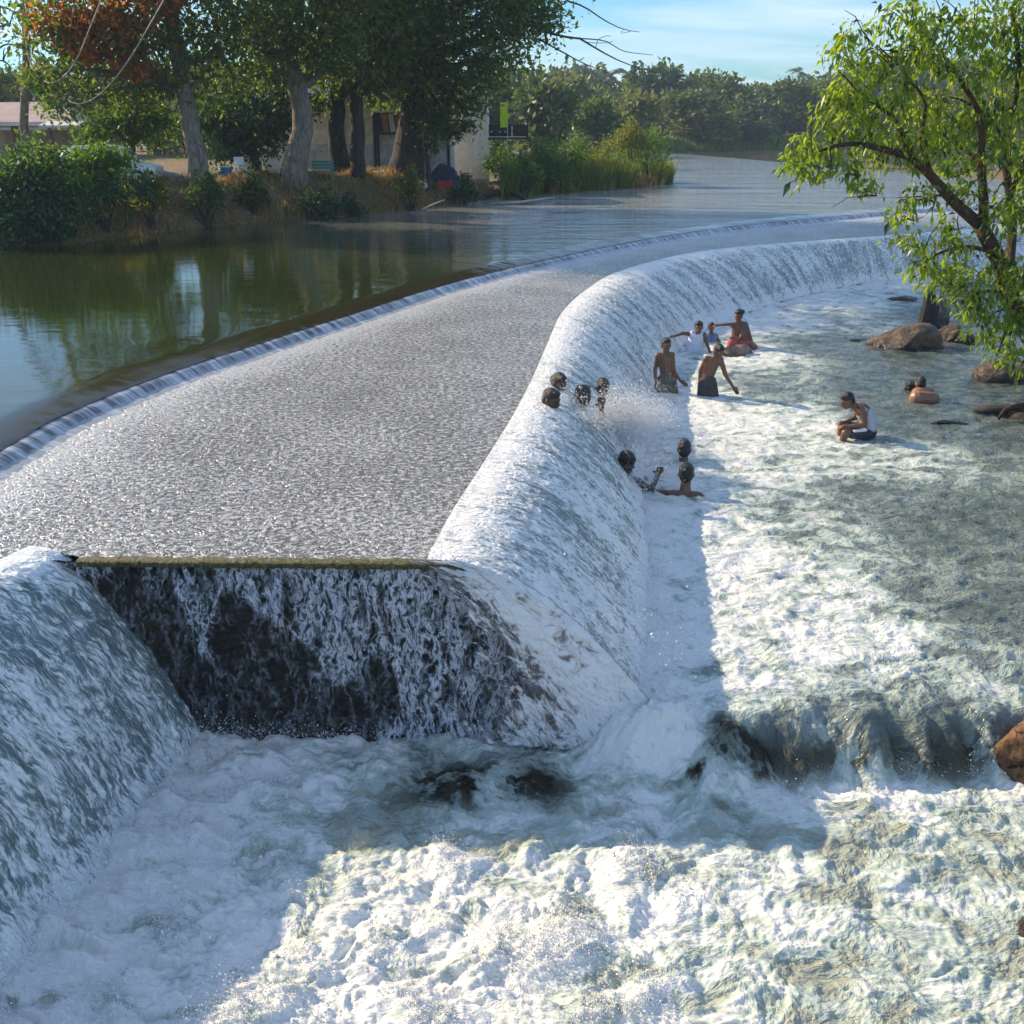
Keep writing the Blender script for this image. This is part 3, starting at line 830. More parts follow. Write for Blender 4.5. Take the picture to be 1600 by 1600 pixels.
M_FARA = mat_leaf('haze_tinted_leaves', (0.03, 0.055, 0.022), (0.11, 0.15, 0.05), 0.35)  # leaf colour lightened to stand in for distance haze
M_FARB = mat_leaf('far_olive_leaves', (0.065, 0.08, 0.022), (0.20, 0.21, 0.06), 0.4)
M_REED = mat_leaf('reed_blades', (0.05, 0.09, 0.012), (0.20, 0.23, 0.045), 0.45)
M_DRY = mat_leaf('dry_grass_blades', (0.13, 0.08, 0.035), (0.50, 0.35, 0.17), 0.4, (1, 0.85, 0.5))
def mat_bark(name, a, b):
    t = NT(name); v = t.coord()
    n = t.noise(t.scale(v, (5, 5, 1.2)), 2.0, 6, 0.7, 0.5)
    return t.done(t.bsdf(t.mix(t.rng(n, 0.3, 0.7), a, b), 0.9, t.bump(n, 1.0, 0.08)))
M_BARK = mat_bark('grey_bark', (0.10, 0.085, 0.07), (0.34, 0.28, 0.22))
M_BARKD = mat_bark('dark_bark', (0.018, 0.014, 0.011), (0.075, 0.06, 0.045))
M_BARKR = mat_bark('reddish_bark', (0.03, 0.016, 0.010), (0.12, 0.06, 0.035))

def unit(v): return v / (np.linalg.norm(v, axis=-1, keepdims=True) + 1e-9)
def leaf_mesh(name, pos, size, mat, parent=None, aspect=0.42, droop=0.0, fold=0.25, outward=None, up=0.4, bend=False):
    """one small folded blade per leaf"""
    n = len(pos)
    d = unit(RNG.normal(size=(n, 3)) + (0 if outward is None else outward * 0.9))
    d[:, 2] -= droop; d = unit(d)
    nr = RNG.normal(size=(n, 3)) * (1 - up) + np.array([0, 0, up * 1.6]); 
    side = unit(np.cross(d, nr)); nrm = np.cross(side, d)
    L = (size * RNG.choice([1.0, .6, 1.3], n, p=[.5, .3, .2]) * RNG.uniform(0.7, 1.2, n))[:, None]; W = L * aspect * 0.5
    p0 = pos; p1 = pos + d * L
    if bend:
        p1 = p1 - np.array([0, 0, 1.0]) * L * 0.28
        m = pos + d * L * 0.45
        m2 = m - nrm * L * fold * 0.25
        co = np.stack([p0, m + side * W, p1, m - side * W, m2], 1).reshape(-1, 3)
        b = np.arange(n)[:, None] * 5
        f = np.concatenate([b + np.array([[0, 4, 1]]), b + np.array([[1, 4, 2]]), b + np.array([[2, 4, 3]]), b + np.array([[3, 4, 0]])])
    else:
        m = pos + d * L * 0.5 - nrm * L * fold * 0.3
        co = np.stack([p0, m + side * W, p1, m - side * W], 1).reshape(-1, 3)
        f = np.arange(n)[:, None] * 4 + np.array([[0, 1, 2, 3]])
    return np_mesh(name, co, f, mat, smooth=False, parent=parent)
def clump_points(clumps, n, sub=9, tight=0.34, shell=0.5):
    """points gathered in small tufts inside ellipsoid clumps"""
    vol = np.array([np.prod(c[1]) ** 0.8 for c in clumps]); w = vol / vol.sum()
    P, O = [], []
    for (c, r), k in zip(clumps, (w * n).astype(int) + 1):
        c = np.array(c, float); r = np.array(r, float)
        ns = max(3, int(sub))
        dirs = unit(RNG.normal(size=(ns, 3))); rad = (shell + (1 - shell) * RNG.random(ns))[:, None]
        sc = dirs * rad * r
        wi = RNG.random(ns) + 0.3; wi /= wi.sum()
        ci = RNG.choice(ns, k, p=wi)
        pt = sc[ci] + RNG.normal(size=(k, 3)) * r * tight * (0.6 + 0.8 * RNG.random((k, 1)))
        P.append(c + pt); O.append(unit(pt / r))
    return np.concatenate(P), np.concatenate(O)
def limb(bm, a, b, r0, r1, n=6, sag=0.12, seg=5, seed=0):
    a, b = Vector(a), Vector(b); rs = random.Random(seed * 7919 + int(abs(a.x + b.z) * 1000))
    L = (b - a).length; pts, rr = [], []
    for i in range(seg + 1):
        f = i / seg
        p = a.lerp(b, f) + Vector((rs.uniform(-1, 1), rs.uniform(-1, 1), rs.uniform(-.6, 1) )) * L * 0.06 * (1 if 0 < f < 1 else 0)
        p.z += sag * L * math.sin(f * math.pi) * 0.5
        pts.append(p); rr.append(r0 + (r1 - r0) * f)
    add_tube(bm, pts, rr, n)

def make_tree(name, label, trunk, radii, clumps, n, leaf, mat, bark, cat='tree', group=None, sub=12, extra=None, limbs=True, droop=0.15, aspect=0.5, tight=0.34, crown='crown', bend=False):
    root = empty(name, trunk[0]); o = Vector(trunk[0])
    tag(root, label, cat, group)
    bm = bmesh.new()
    P, _ = resample(trunk, 14)
    rr = np.interp(np.linspace(0, 1, 14), np.linspace(0, 1, len(radii)), radii)
    P = P + 0.12 * rr[:, None] * RNG.normal(size=P.shape)
    add_tube(bm, [Vector(p) - o for p in P], list(rr), 12)
    if limbs:
        for i, (c, r) in enumerate(clumps):
            k = int(np.clip(np.argmin(np.abs(P[:, 2] - (c[2] - 0.9 * np.linalg.norm((np.array(c) - P[-1])[:2]) * 0.5))), 5, 13))
            q = Vector(c) - o
            limb(bm, Vector(P[k]) - o, q, rr[k] * 0.5, 0.03, 6, seed=i)
            for j in range(3):
                d = Vector(RNG.normal(size=3)); d = Vector((d.x * r[0], d.y * r[1], d.z * r[2])) * 0.6
                limb(bm, q, q + d, 0.04, 0.012, 4, seed=i * 5 + j, seg=3)
    bm_obj('trunk', bm, bark, root, smooth=True)
    def crown_part(nm, cl, nn, mm, lf):
        pt, ow = clump_points(cl, nn, sub, tight)
        ob = leaf_mesh(nm, pt - np.array(o), np.full(len(pt), lf), mm, root, aspect, droop, outward=ow, bend=bend)
        ob['kind'] = 'stuff'
    crown_part(crown, clumps, n, mat, leaf)
    for (nm, cl, nn, lf, mm) in (extra or []): crown_part(nm, cl, nn, mm, lf)
    return root
def C(x, y, Y, r, sq=0.75):
    return (atd(x, y, Y), (r, r, r * sq))
def foot(x, y):  # point on the ground under a photo position on the bank, at distance given by y
    return (x, y, gz(x, y) - 0.12)
def trunk_px(pts, Y):
    P = [atd(x, y, Y + dy) for x, y, dy in pts]
    b = P[0]; P[0] = (b[0], b[1], gz(b[0], b[1]) - 0.15)
    return P

# big bank trees
make_tree('bank_tree', 'tall grey-trunked tree with orange autumn leaves above the blue tarpaulin', trunk_px([(312, 272, 0), (303, 215, 0), (288, 150, 0), (276, 70, .3), (268, -20, .3), (262, -150, 0)], 42.0), [0.46, 0.36, 0.30, 0.27, 0.24, 0.12],
          [C(95, 70, 41.5, 1.5), C(75, 125, 41.5, .9), C(150, 118, 42, 1.4), C(240, 70, 42, 1.9), C(180, 20, 42.5, 2.0), C(330, 50, 42.5, 1.9), C(110, 0, 42, 1.7), C(255, 130, 43, 1.2), C(330, 120, 43, 1.4), C(210, 120, 42, 1.2), C(370, 80, 43, 1.5), C(120, 150, 41.8, .8), C(350, -30, 42, 2.2), C(230, -60, 42, 2.4), C(110, -80, 42, 2.0), C(300, -160, 42, 2.6), C(180, -170, 42, 2.4)],
          17000, 0.28, M_DARK, M_BARK, extra=[('autumn_foliage', [C(190, 88, 40.9, .9, .45), C(160, 35, 40.6, .9), C(235, 5, 40.6, .9), C(90, 30, 40.6, .7), C(215, 110, 40.6, .6, .5), C(130, 60, 40.4, .8), C(200, 60, 40.4, .8)], 4200, 0.25, M_AUT),
                                              ('sun_tinted_foliage', [C(105, 160, 41, .8), C(120, 60, 40.8, .8), C(60, 130, 41, .5)], 1200, 0.2, M_BRIGHT)])  # brighter leaves paint sunlit patches into the crown
make_tree('bank_tree', 'thick pale-trunked leaning tree left of the teal bench', trunk_px([(458, 276, 0), (468, 225, 0), (472, 180, 0), (460, 120, 0), (447, 60, 0), (440, -20, 0), (450, -140, 0)], 45.5), [0.62, 0.46, 0.42, 0.38, 0.33, 0.28, 0.12],
          [C(440, 30, 45, 1.7), C(510, 60, 46, 1.6), C(420, 75, 45, .9), C(545, 20, 46, 2.0), C(480, -10, 45, 2.2), C(560, 95, 47, 1.1), C(500, 110, 47, 1.0), C(430, 110, 46, .8), C(395, 60, 46, 1.2), C(470, -110, 45, 2.7), C(400, -60, 45, 2.0), C(560, -100, 46, 2.6), C(480, -210, 45, 2.5)],
          17000, 0.28, M_DARK, M_BARK, extra=[('sun_tinted_foliage', [C(425, 100, 44.4, .7), C(505, 92, 44.6, .7, .6), C(400, 45, 44, .7), C(545, 60, 44.6, .6)], 1700, 0.24, M_BRIGHT)])  # sunlight on the extra clumps is put into their leaf colour
make_tree('bank_tree', 'dark-trunked tree right beside the teal bench', trunk_px([(532, 266, 0), (527, 210, 0), (528, 160, 0), (532, 90, 0), (535, 0, 0)], 50), [0.55, 0.36, 0.34, 0.3, 0.15],
          [C(520, 110, 50, 1.1), C(580, 120, 50, 1.3), C(500, 160, 50, .8, .6), C(560, 50, 50, 1.8), C(600, 0, 50, 2.4)], 12000, 0.30, M_DARK, M_BARKD)
make_tree('bank_tree', 'slim upright tree in front of the cream wall', trunk_px([(560, 270, 0), (558, 220, 0), (556, 170, 0), (555, 100, 0), (560, 10, 0)], 49), [0.36, 0.31, 0.29, 0.26, 0.14],
          [C(555, 90, 49, 1.2), C(610, 70, 49, 1.6), C(590, 130, 49, .9, .5), C(560, -40, 49, 2.4)], 10000, 0.30, M_DARK, M_BARKD)
big_tree = make_tree('bank_tree', 'largest dark tree with a flared trunk and bare twigs over the lake', trunk_px([(632, 256, 0), (640, 215, 0), (648, 175, 0), (655, 110, 0), (668, 40, 0), (700, -60, 0), (710, -170, 0)], 52), [0.95, 0.60, 0.50, 0.44, 0.36, 0.28, 0.12],
          [C(640, 60, 52, 2.0), C(715, 85, 51.5, 2.1), C(780, 60, 51, 1.9), C(828, 20, 51, 1.4), C(850, 40, 51, .8), C(700, 150, 52, 1.3, .6), C(745, 135, 51.5, 1.2, .6), C(650, 130, 52, 1.3), C(600, 120, 52, 1.4), C(740, 10, 51.5, 2.6), C(820, -30, 51, 2.2), C(670, -30, 52, 2.8), C(740, -130, 52, 3.4), C(830, -120, 51, 2.6), C(640, -150, 52, 3.0), C(780, -230, 52, 3.0), C(690, 175, 52, .8, .5), C(775, 105, 51, .9), C(742, 160, 51.3, .8, .7), C(620, 155, 52, 1.0, .6), C(735, 180, 51, .7, .6)],
          34000, 0.28, M_DARK, M_BARKD, extra=[('sun_tinted_foliage', [C(618, 100, 50, .8), C(700, 120, 49.8, .7, .6), C(845, 30, 49.6, .6), C(760, 100, 49.4, .6), C(660, 40, 49.6, .8)], 2200, 0.25, M_MID)])  # separate leaf colour of the extra clumps stands in for sunlight
def bare_branch(root, pts, Y, r0, r1):
    o = root.location
    bm = bmesh.new(); P, _ = resample([atd(x, y, Y) for x, y in pts], 12)
    add_tube(bm, [Vector(p) - o for p in P], list(np.linspace(r0, r1, 12)), 6)
    ob = bm_obj('bare_branch', bm, M_BARKD, root, smooth=True)
for pts, r0 in (([(800, 30), (870, 55), (905, 60), (935, 78), (975, 98), (1025, 114)], .075), ([(905, 60), (945, 64), (975, 80), (1020, 86)], .03), ([(830, -40), (885, 0), (912, 10), (945, 32), (975, 46), (1000, 50)], .06),
                ([(840, 60), (880, 82), (910, 98), (945, 112)], .05), ([(930, 76), (935, 62), (948, 56), (955, 57)], .016), ([(905, 58), (918, 66), (945, 67), (958, 65)], .016), ([(975, 46), (970, 52), (985, 49)], .012)):
    bare_branch(big_tree, pts, 50.5, r0, 0.012)
make_tree('bank_sapling', 'thin sapling with a small leafy top beside the red crate', trunk_px([(669, 288, 0), (668, 245, 0), (664, 210, 0), (668, 185, 0)], 51.2), [0.14, 0.12, 0.10, 0.06],
          [C(690, 195, 51.2, .95, .6), C(720, 205, 51.0, .6, .6), C(665, 180, 51.3, .7), C(675, 230, 51.1, .4)], 2600, 0.2, M_MID, M_BARKD)
make_tree('shade_tree', 'low dark bushy tree behind the blue barrel', trunk_px([(400, 262, 0), (395, 230, 0), (385, 190, 0)], 49), [0.25, 0.2, 0.1],
          [C(350, 175, 48, 1.6), C(400, 190, 48.5, 1.5), C(420, 165, 49, 1.4), C(340, 215, 47.5, 1.2), C(375, 225, 48, 1.0)], 9000, 0.24, M_TEAL, M_BARKD)
make_tree('sunlit_tree', 'sunlit yellow-green tree glimpsed between the two pale trunks', trunk_px([(395, 240, 0), (392, 190, 0), (388, 140, 0)], 58), [0.2, 0.16, 0.1],
          [C(395, 125, 58, 1.5), C(370, 150, 58, 1.1), C(425, 135, 58, 1.1), C(445, 105, 58, 1.2)], 4500, 0.26, M_YEL, M_BARK)
make_tree('sunlit_shrub', 'bright green shrubby tree left of the grey trunk', trunk_px([(205, 250, 0), (208, 220, 0), (212, 190, 0)], 44.5), [0.14, 0.1, 0.06],
          [C(215, 175, 44.5, .85, 1.1), C(185, 205, 44.3, .9), C(150, 195, 44.6, .8), C(245, 200, 44.8, .8), C(140, 225, 44.2, .6), C(215, 150, 44.5, .45, 1.1)], 5200, 0.2, M_BRIGHT, M_BARKD)
make_tree('bare_twig_tree', 'bare thin-twigged tree at the left picture edge behind the pole', trunk_px([(-35, 240, 0), (-30, 150, 0), (-22, 90, 0), (-15, 30, 0), (-5, -40, 0)], 46), [0.16, 0.12, 0.09, 0.07, 0.03],
          [C(15, 40, 46, .9), C(5, 95, 46, .8), C(20, 130, 46, .8), C(25, 70, 46, .8), C(0, 10, 46, .9)], 260, 0.16, M_MID, M_BARKD)

# riverside bushes on the left bank
def bush(name, label, clumps, n, leaf, mat, group=None, extra=None, sub=12, droop=0.1, aspect=0.55):
    c0 = clumps[0][0]
    base = (c0[0], c0[1], gz(c0[0], c0[1]))
    root = empty(name, base); tag(root, label, 'bush', group)
    bm = bmesh.new()
    for i, (c, r) in enumerate(clumps):
        for j in range(3):
            d = Vector(RNG.normal(size=3) * np.array(r) * 0.5)
            limb(bm, Vector((RNG.normal() * .08, RNG.normal() * .08, -0.1)), Vector(c) + d - Vector(base), 0.03, 0.008, 4, seed=i * 3 + j, seg=3)
    bm_obj('stems', bm, M_BARKD, root)
    for nm, cl, nn, lf, mm in [('foliage', clumps, n, leaf, mat)] + (extra or []):
        pt, ow = clump_points(cl, nn, sub, 0.36)
        leaf_mesh(nm, pt - np.array(base), np.full(len(pt), lf), mm, root, aspect, droop, outward=ow)['kind'] = 'stuff'
    return root
bush('riverside_bush', 'broad leafy bush at the lower left over the water', [C(30, 300, 35.0, 1.0), C(80, 285, 35.3, .9), C(15, 345, 34.2, .9), C(70, 345, 34.4, .8), C(-30, 310, 35, 1.2), C(110, 320, 35, .7), C(40, 250, 36, .6)], 9000, 0.17, M_TEAL,
     extra=[('sun_tinted_foliage', [C(40, 262, 35.5, .7), C(85, 268, 35.6, .6), C(60, 240, 36, .45, 1.2), C(10, 280, 35, .6), C(110, 285, 35.2, .5)], 2600, 0.17, M_BRIGHT)])  # bright tops over dark leaves: light and shade put into leaf colour
bush('riverside_bush', 'rounded bright bush in front of the white parked car', [C(150, 262, 37.0, .75), C(185, 258, 37.5, .55), C(125, 275, 36.7, .55), C(165, 290, 36.8, .5), C(155, 245, 37.2, .45)], 3600, 0.19, M_BRIGHT,
     extra=[('dark_foliage', [C(150, 300, 36.4, .8, .5), C(205, 295, 37.6, .6, .5)], 1600, 0.15, M_TEAL)])  # dark lower leaves put the bush's shade into their colour
for x, y, Y, r, m, lb in ((320, 300, 40.2, .55, M_MID, 'small green bush on the bank below the grey trunk'), (500, 318, 43.6, .6, M_TEAL, 'dark creeper patch on the bank below the teal bench'), (545, 330, 45.2, .5, M_TEAL, 'low dark bush at the waterline below the slim tree'),
                          (640, 288, 48.0, .5, M_YEL, 'yellowish weed clump below the flared trunk'), (725, 296, 51.2, .42, M_TEAL, 'dark low bush below the red crate'), (785, 252, 58.5, .7, M_BRIGHT, 'yellow-green bush under the yellow banner'),
                          (815, 275, 56.6, .8, M_MID, 'leafy bush at the start of the reeds'), (985, 215, 66.5, .8, M_YEL, 'taller yellow-leaved shrub standing up from the reeds'), (1012, 235, 66.8, 1.3, M_BRIGHT, 'bright bush at the tip of the reedy point'),
                          (850, 250, 60.5, .9, M_BRIGHT, 'leafy green shrub at the left end of the reeds'), (895, 245, 62.5, 1.0, M_BRIGHT, 'bright leafy shrub in the middle of the reeds'), (940, 255, 63.5, .9, M_YEL, 'yellow-green shrub right of the middle of the reeds'), (870, 285, 59.5, .7, M_MID, 'low green shrub at the foot of the reeds'), (965, 270, 65.0, .8, M_BRIGHT, 'fresh green shrub near the tip of the point'),
                          (230, 300, 38.6, .5, M_YEL, 'sunlit weeds on the bank under the blue tarpaulin'), (395, 300, 42.6, .45, M_MID, 'weeds on the bank below the blue barrel')):
    bush('bank_shrub', lb, [C(x, y, Y, r, .8), C(x + 12, y + 8, Y, r * .7, .8), C(x - 14, y + 6, Y, r * .7, .7), C(x + 2, y - 18, Y, r * .5, 1.2)], int(1500 * r + 700), 0.16, m, 'weeds and shrubs along the lake bank')

# grass and reeds
def blades(name, pts, h, mat, lean=0.35, w=0.02, kind='stuff'):
    n = len(pts); H = h * RNG.uniform(0.5, 1.15, n)
    a = RNG.uniform(0, 2 * math.pi, n); ln = H * lean * RNG.random(n)
    side = np.stack([np.cos(a + 1.57), np.sin(a + 1.57), 0 * a], 1) * (w * RNG.uniform(.6, 1.4, n))[:, None]
    dv = np.stack([np.cos(a) * ln, np.sin(a) * ln, 0 * a], 1)
    up = np.array([0, 0, 1.0]) * H[:, None]
    m = pts + dv * 0.35 + up * 0.55; tip = pts + dv * 1.3 + up * (0.98 - 0.2 * (ln / (H + 1e-6)))[:, None]
    co = np.stack([pts - side, pts + side, m + side * .8, m - side * .8, tip], 1).reshape(-1, 3)
    b = np.arange(n)[:, None] * 5
    f = np.concatenate([np.concatenate([b + np.array([[0, 1, 2]]), b + np.array([[0, 2, 3]])]), b + np.array([[3, 2, 4]])])
    ob = np_mesh(name, co, f, mat, smooth=False); tag(ob, kind=kind); return ob
def scatter(n, x0, x1, y0, y1, dmin, dmax, shore=SHORE_L, dens=None):
    x = RNG.uniform(x0, x1, n * 8); y = RNG.uniform(y0, y1, n * 8)
    ins = in_poly(x, y, WATER_POLY); d, _ = poly_dist(x, y, shore)
    k = (~ins) & (d > dmin) & (d < dmax)
    if dens is not None: k &= (fbm(x * dens, y * dens, 3, 77) + 0.25 > RNG.random(len(x)) * 0.9)
    x, y = x[k][:n], y[k][:n]
    return np.column_stack([x, y, bank_height(x, y) - 0.05])
g1 = blades('dry_grass', scatter(30000, -22, 2, 30, 58, 0.15, 4.2, dens=.8), 0.42, M_DRY, 0.9, 0.012)
tag(g1, 'dry brown grass over the earthen lake bank', 'grass')
g2 = blades('bank_grass', scatter(7000, -22, 4, 30, 60, 0.3, 3.0, dens=.5), 0.34, M_MID, 0.8, 0.016)
tag(g2, 'green grass tufts mixed into the dry bank', 'grass')
g3 = blades('reeds', scatter(15000, -0.5, 10.4, 54, 72, -0.2, 4.2, dens=.35), 1.75, M_REED, 0.45, 0.03)
tag(g3, 'tall bright green reeds covering the low point in the lake', 'reeds')
g4 = blades('reeds', scatter(3500, 1, 10.4, 55, 69, -0.2, 2.0, dens=.5), 1.0, M_DRY, 0.5, 0.03)
tag(g4, 'straw coloured reeds along the edge of the point', 'reeds')
g5 = blades('meadow_grass', scatter(9000, 10, 50, 125, 165, 0.0, 8.0), 1.1, M_REED, 0.4, 0.09)
tag(g5, 'sunlit grass on the far spit across the lake', 'grass')

# ------------------------------------------------------------------ the far wood: single trees
NTH = ['first', 'second', 'third', 'fourth', 'fifth', 'sixth', 'seventh', 'eighth', 'ninth', 'tenth', 'eleventh', 'twelfth', 'thirteenth', 'fourteenth', 'fifteenth', 'sixteenth', 'seventeenth', 'eighteenth', 'nineteenth', 'twentieth', 'twenty-first', 'twenty-second', 'twenty-third']
def far_crown(seed, mat, n=2600, leaf=0.85):
    cl = []
    rs = np.random.default_rng(seed)
    for i in range(9):
        a = rs.uniform(0, 6.28); rr = rs.uniform(.5, 2.6)
        cl.append(((math.cos(a) * rr, math.sin(a) * rr, rs.uniform(3.0, 9.2)), (rs.uniform(1.5, 2.4),) * 2 + (rs.uniform(1.2, 2.0),)))
    cl.append(((0, 0, 2.2), (2.6, 2.6, 1.6)))
    pt, ow = clump_points(cl, n, 10, 0.3)
    o = leaf_mesh('crown', pt, np.full(len(pt), leaf), mat, None, .6, .1, outward=ow)
    me = o.data; bpy.data.objects.remove(o); return me
def far_trunk(seed):
    bm = bmesh.new(); rs = np.random.default_rng(seed)
    P = [(0, 0, -.5), (rs.normal() * .1, rs.normal() * .1, 2), (rs.normal() * .3, rs.normal() * .3, 5), (rs.normal() * .4, rs.normal() * .4, 8.5)]
    add_tube(bm, P, [.35, .28, .2, .06], 7)
    for i in range(5): limb(bm, P[2], (rs.normal() * 2, rs.normal() * 2, rs.uniform(5, 9)), .14, .03, 5, seed=i)
    me = bpy.data.meshes.new('trunk'); bm.to_mesh(me); bm.free(); me.materials.append(M_BARKD); return me
CROWNS = [far_crown(1, M_FARA), far_crown(2, M_FARA), far_crown(3, M_FARB), far_crown(4, M_FARA), far_crown(5, M_MID)]
TRUNKS = [far_trunk(i) for i in range(3)]
def far_tree(label, x, y, h, w, kind, rz=0.0, group=None, name='far_tree'):
    r = empty(name, (x, y, gz(x, y) - .2), rz); tag(r, label, 'tree', group)
    r.scale = (w / 4.6, w / 4.6, h / 10.8)
    for nm, me in (('trunk', TRUNKS[kind % 3]), ('crown', CROWNS[kind])):
        o = bpy.data.objects.new(nm, me); COL.objects.link(o); o.parent = r
        if nm == 'crown': o['kind'] = 'stuff'
def far_px(label, px, ytop, Y, wpx, kind, **kw):
    p = atd(px, ytop, Y); g = gz(p[0], Y)
    far_tree(label, p[0], Y, p[2] - g, wpx * Y / 1650 * 0.55, kind, rz=random.uniform(0, 6.28), **kw)
far_px('large dark hazy tree rising behind the yellow banner', 838, 80, 92, 120, 0)
far_px('dark tree beside the large hazy one, above the railed deck', 775, 110, 100, 90, 1)
far_px('fresh green round tree across the lake behind the reeds', 935, 140, 118, 95, 4)
far_px('brownish tree across the lake right of the fresh green one', 1000, 128, 132, 80, 2)
far_px('yellow-green rounded tree standing on the far grassy spit', 1108, 152, 150, 100, 2)
far_px('dark tree overlapping the yellow-green one on the spit', 1165, 128, 158, 95, 0)
far_px('low dark bushes at the foot of the far wood', 1175, 185, 152, 70, 3)
rs = random.Random(5)
k = 0
for i, px in enumerate(range(740, 1300, 26)):
    far_px('blue-hazed tree, %s from the left in the back row of the far wood' % NTH[i], px + rs.uniform(-10, 10), 103 + rs.uniform(-7, 16) + (8 if px > 1170 else 0), 175 + rs.uniform(-12, 30), 62 + rs.uniform(0, 34), k % 4, group='trees of the wood beyond the lake'); k += 1
for i, px in enumerate(range(760, 1120, 52)):
    far_px('hazy tree, %s from the left in the front row of the far wood' % NTH[i], px + rs.uniform(-12, 12), 138 + rs.uniform(-10, 16), 148 + rs.uniform(-6, 8), 66 + rs.uniform(0, 30), (k + 1) % 4, group='front trees of the wood beyond the lake'); k += 1
for i, px in enumerate(range(1190, 1480, 34)):
    far_px('pale blue tree closing the river bend, %s from the left' % NTH[i], px + rs.uniform(-10, 10), 118 + rs.uniform(-12, 12), 255 + rs.uniform(-10, 30), 60 + rs.uniform(0, 30), k % 4, group='trees closing the river bend'); k += 1
for i, (px, Y) in enumerate(((1330, 215), (1385, 205), (1420, 230), (1440, 196), (1490, 190), (1520, 225), (1545, 180), (1580, 215), (1600, 172))):
    far_px('hazy tree on the right lake shore behind the leafy branches, %s from the left' % NTH[i], px + rs.uniform(-8, 8), 92 + rs.uniform(-14, 12), Y, 80 + rs.uniform(0, 34), k % 4, group='trees on the right lake shore'); k += 1
for i, px in enumerate(range(-352, 460, 58)):
    far_px('hazy tree behind the riverside buildings, %s from the left' % NTH[i], px + rs.uniform(-14, 14), 95 + rs.uniform(-18, 14), 105 + rs.uniform(-6, 14), 100 + rs.uniform(0, 40), k % 4, group='trees behind the riverside buildings'); k += 1
for i, px in enumerate(range(460, 760, 60)):
    far_px('hazy tree beyond the cream shack, %s from the left' % NTH[i], px + rs.uniform(-14, 14), 110 + rs.uniform(-14, 14), 110 + rs.uniform(-6, 10), 90 + rs.uniform(0, 30), k % 4, group='trees beyond the cream shack'); k += 1
# palms above the far wood
def palm_meshes():
    bm = bmesh.new(); add_tube(bm, [(0, 0, -.5), (.15, 0, 5), (.5, 0, 11), (.8, 0, 14.5)], [.28, .2, .17, .14], 7)
    me = bpy.data.meshes.new('trunk'); bm.to_mesh(me); bm.free(); me.materials.append(M_BARKD)
    vs, fs = [], []
    for i in range(18):
        a = i * 2.4; el = 0.9 - 1.5 * ((i * 7) % 18) / 18.0
        pts = []
        for j in range(8):
            f = j / 7; L = 3.4 * f
            pts.append(np.array([.8 + math.cos(a) * L * math.cos(el), math.sin(a) * L * math.cos(el), 14.5 + L * math.sin(el) - 1.5 * f * f]))
        sd = np.array([-math.sin(a), math.cos(a), 0])
        for j in range(1, 8):
            for s in (-1, 1):
                p = pts[j]; d = pts[j] - pts[j - 1]; w = 0.75 * math.sin(min(1, j / 7 + .15) * math.pi * .9) + .15
                q = len(vs); vs += [p - d * .4, p + d * .4, p + s * sd * w + d * .7 + np.array([0, 0, -.45 * w])]; fs.append((q, q + 1, q + 2))
    me2 = bpy.data.meshes.new('fronds'); me2.from_pydata([tuple(v) for v in vs], [], fs); me2.materials.append(M_FARA)
    return me, me2
PALM = palm_meshes()
for i, (px, yt, Y) in enumerate(((918, 92, 190), (948, 100, 196), (985, 98, 186), (1012, 100, 192), (1042, 104, 188), (1120, 108, 184), (1252, 96, 240))):
    p = atd(px, yt + 14, Y); g = gz(p[0], Y)
    r = empty('palm_tree', (p[0], Y, g - .2), rs.uniform(0, 6)); r.scale = (1, 1, (p[2] - g) / 14.5)
    tag(r, 'feathery palm above the far wood, %s from the left' % NTH[i], 'palm', 'palms above the far wood') if px < 1200 else tag(r, 'lone palm top above the bluish trees at the river bend', 'palm')
    for nm, me in (('trunk', PALM[0]), ('fronds', PALM[1])):
        o = bpy.data.objects.new(nm, me); COL.objects.link(o); o.parent = r

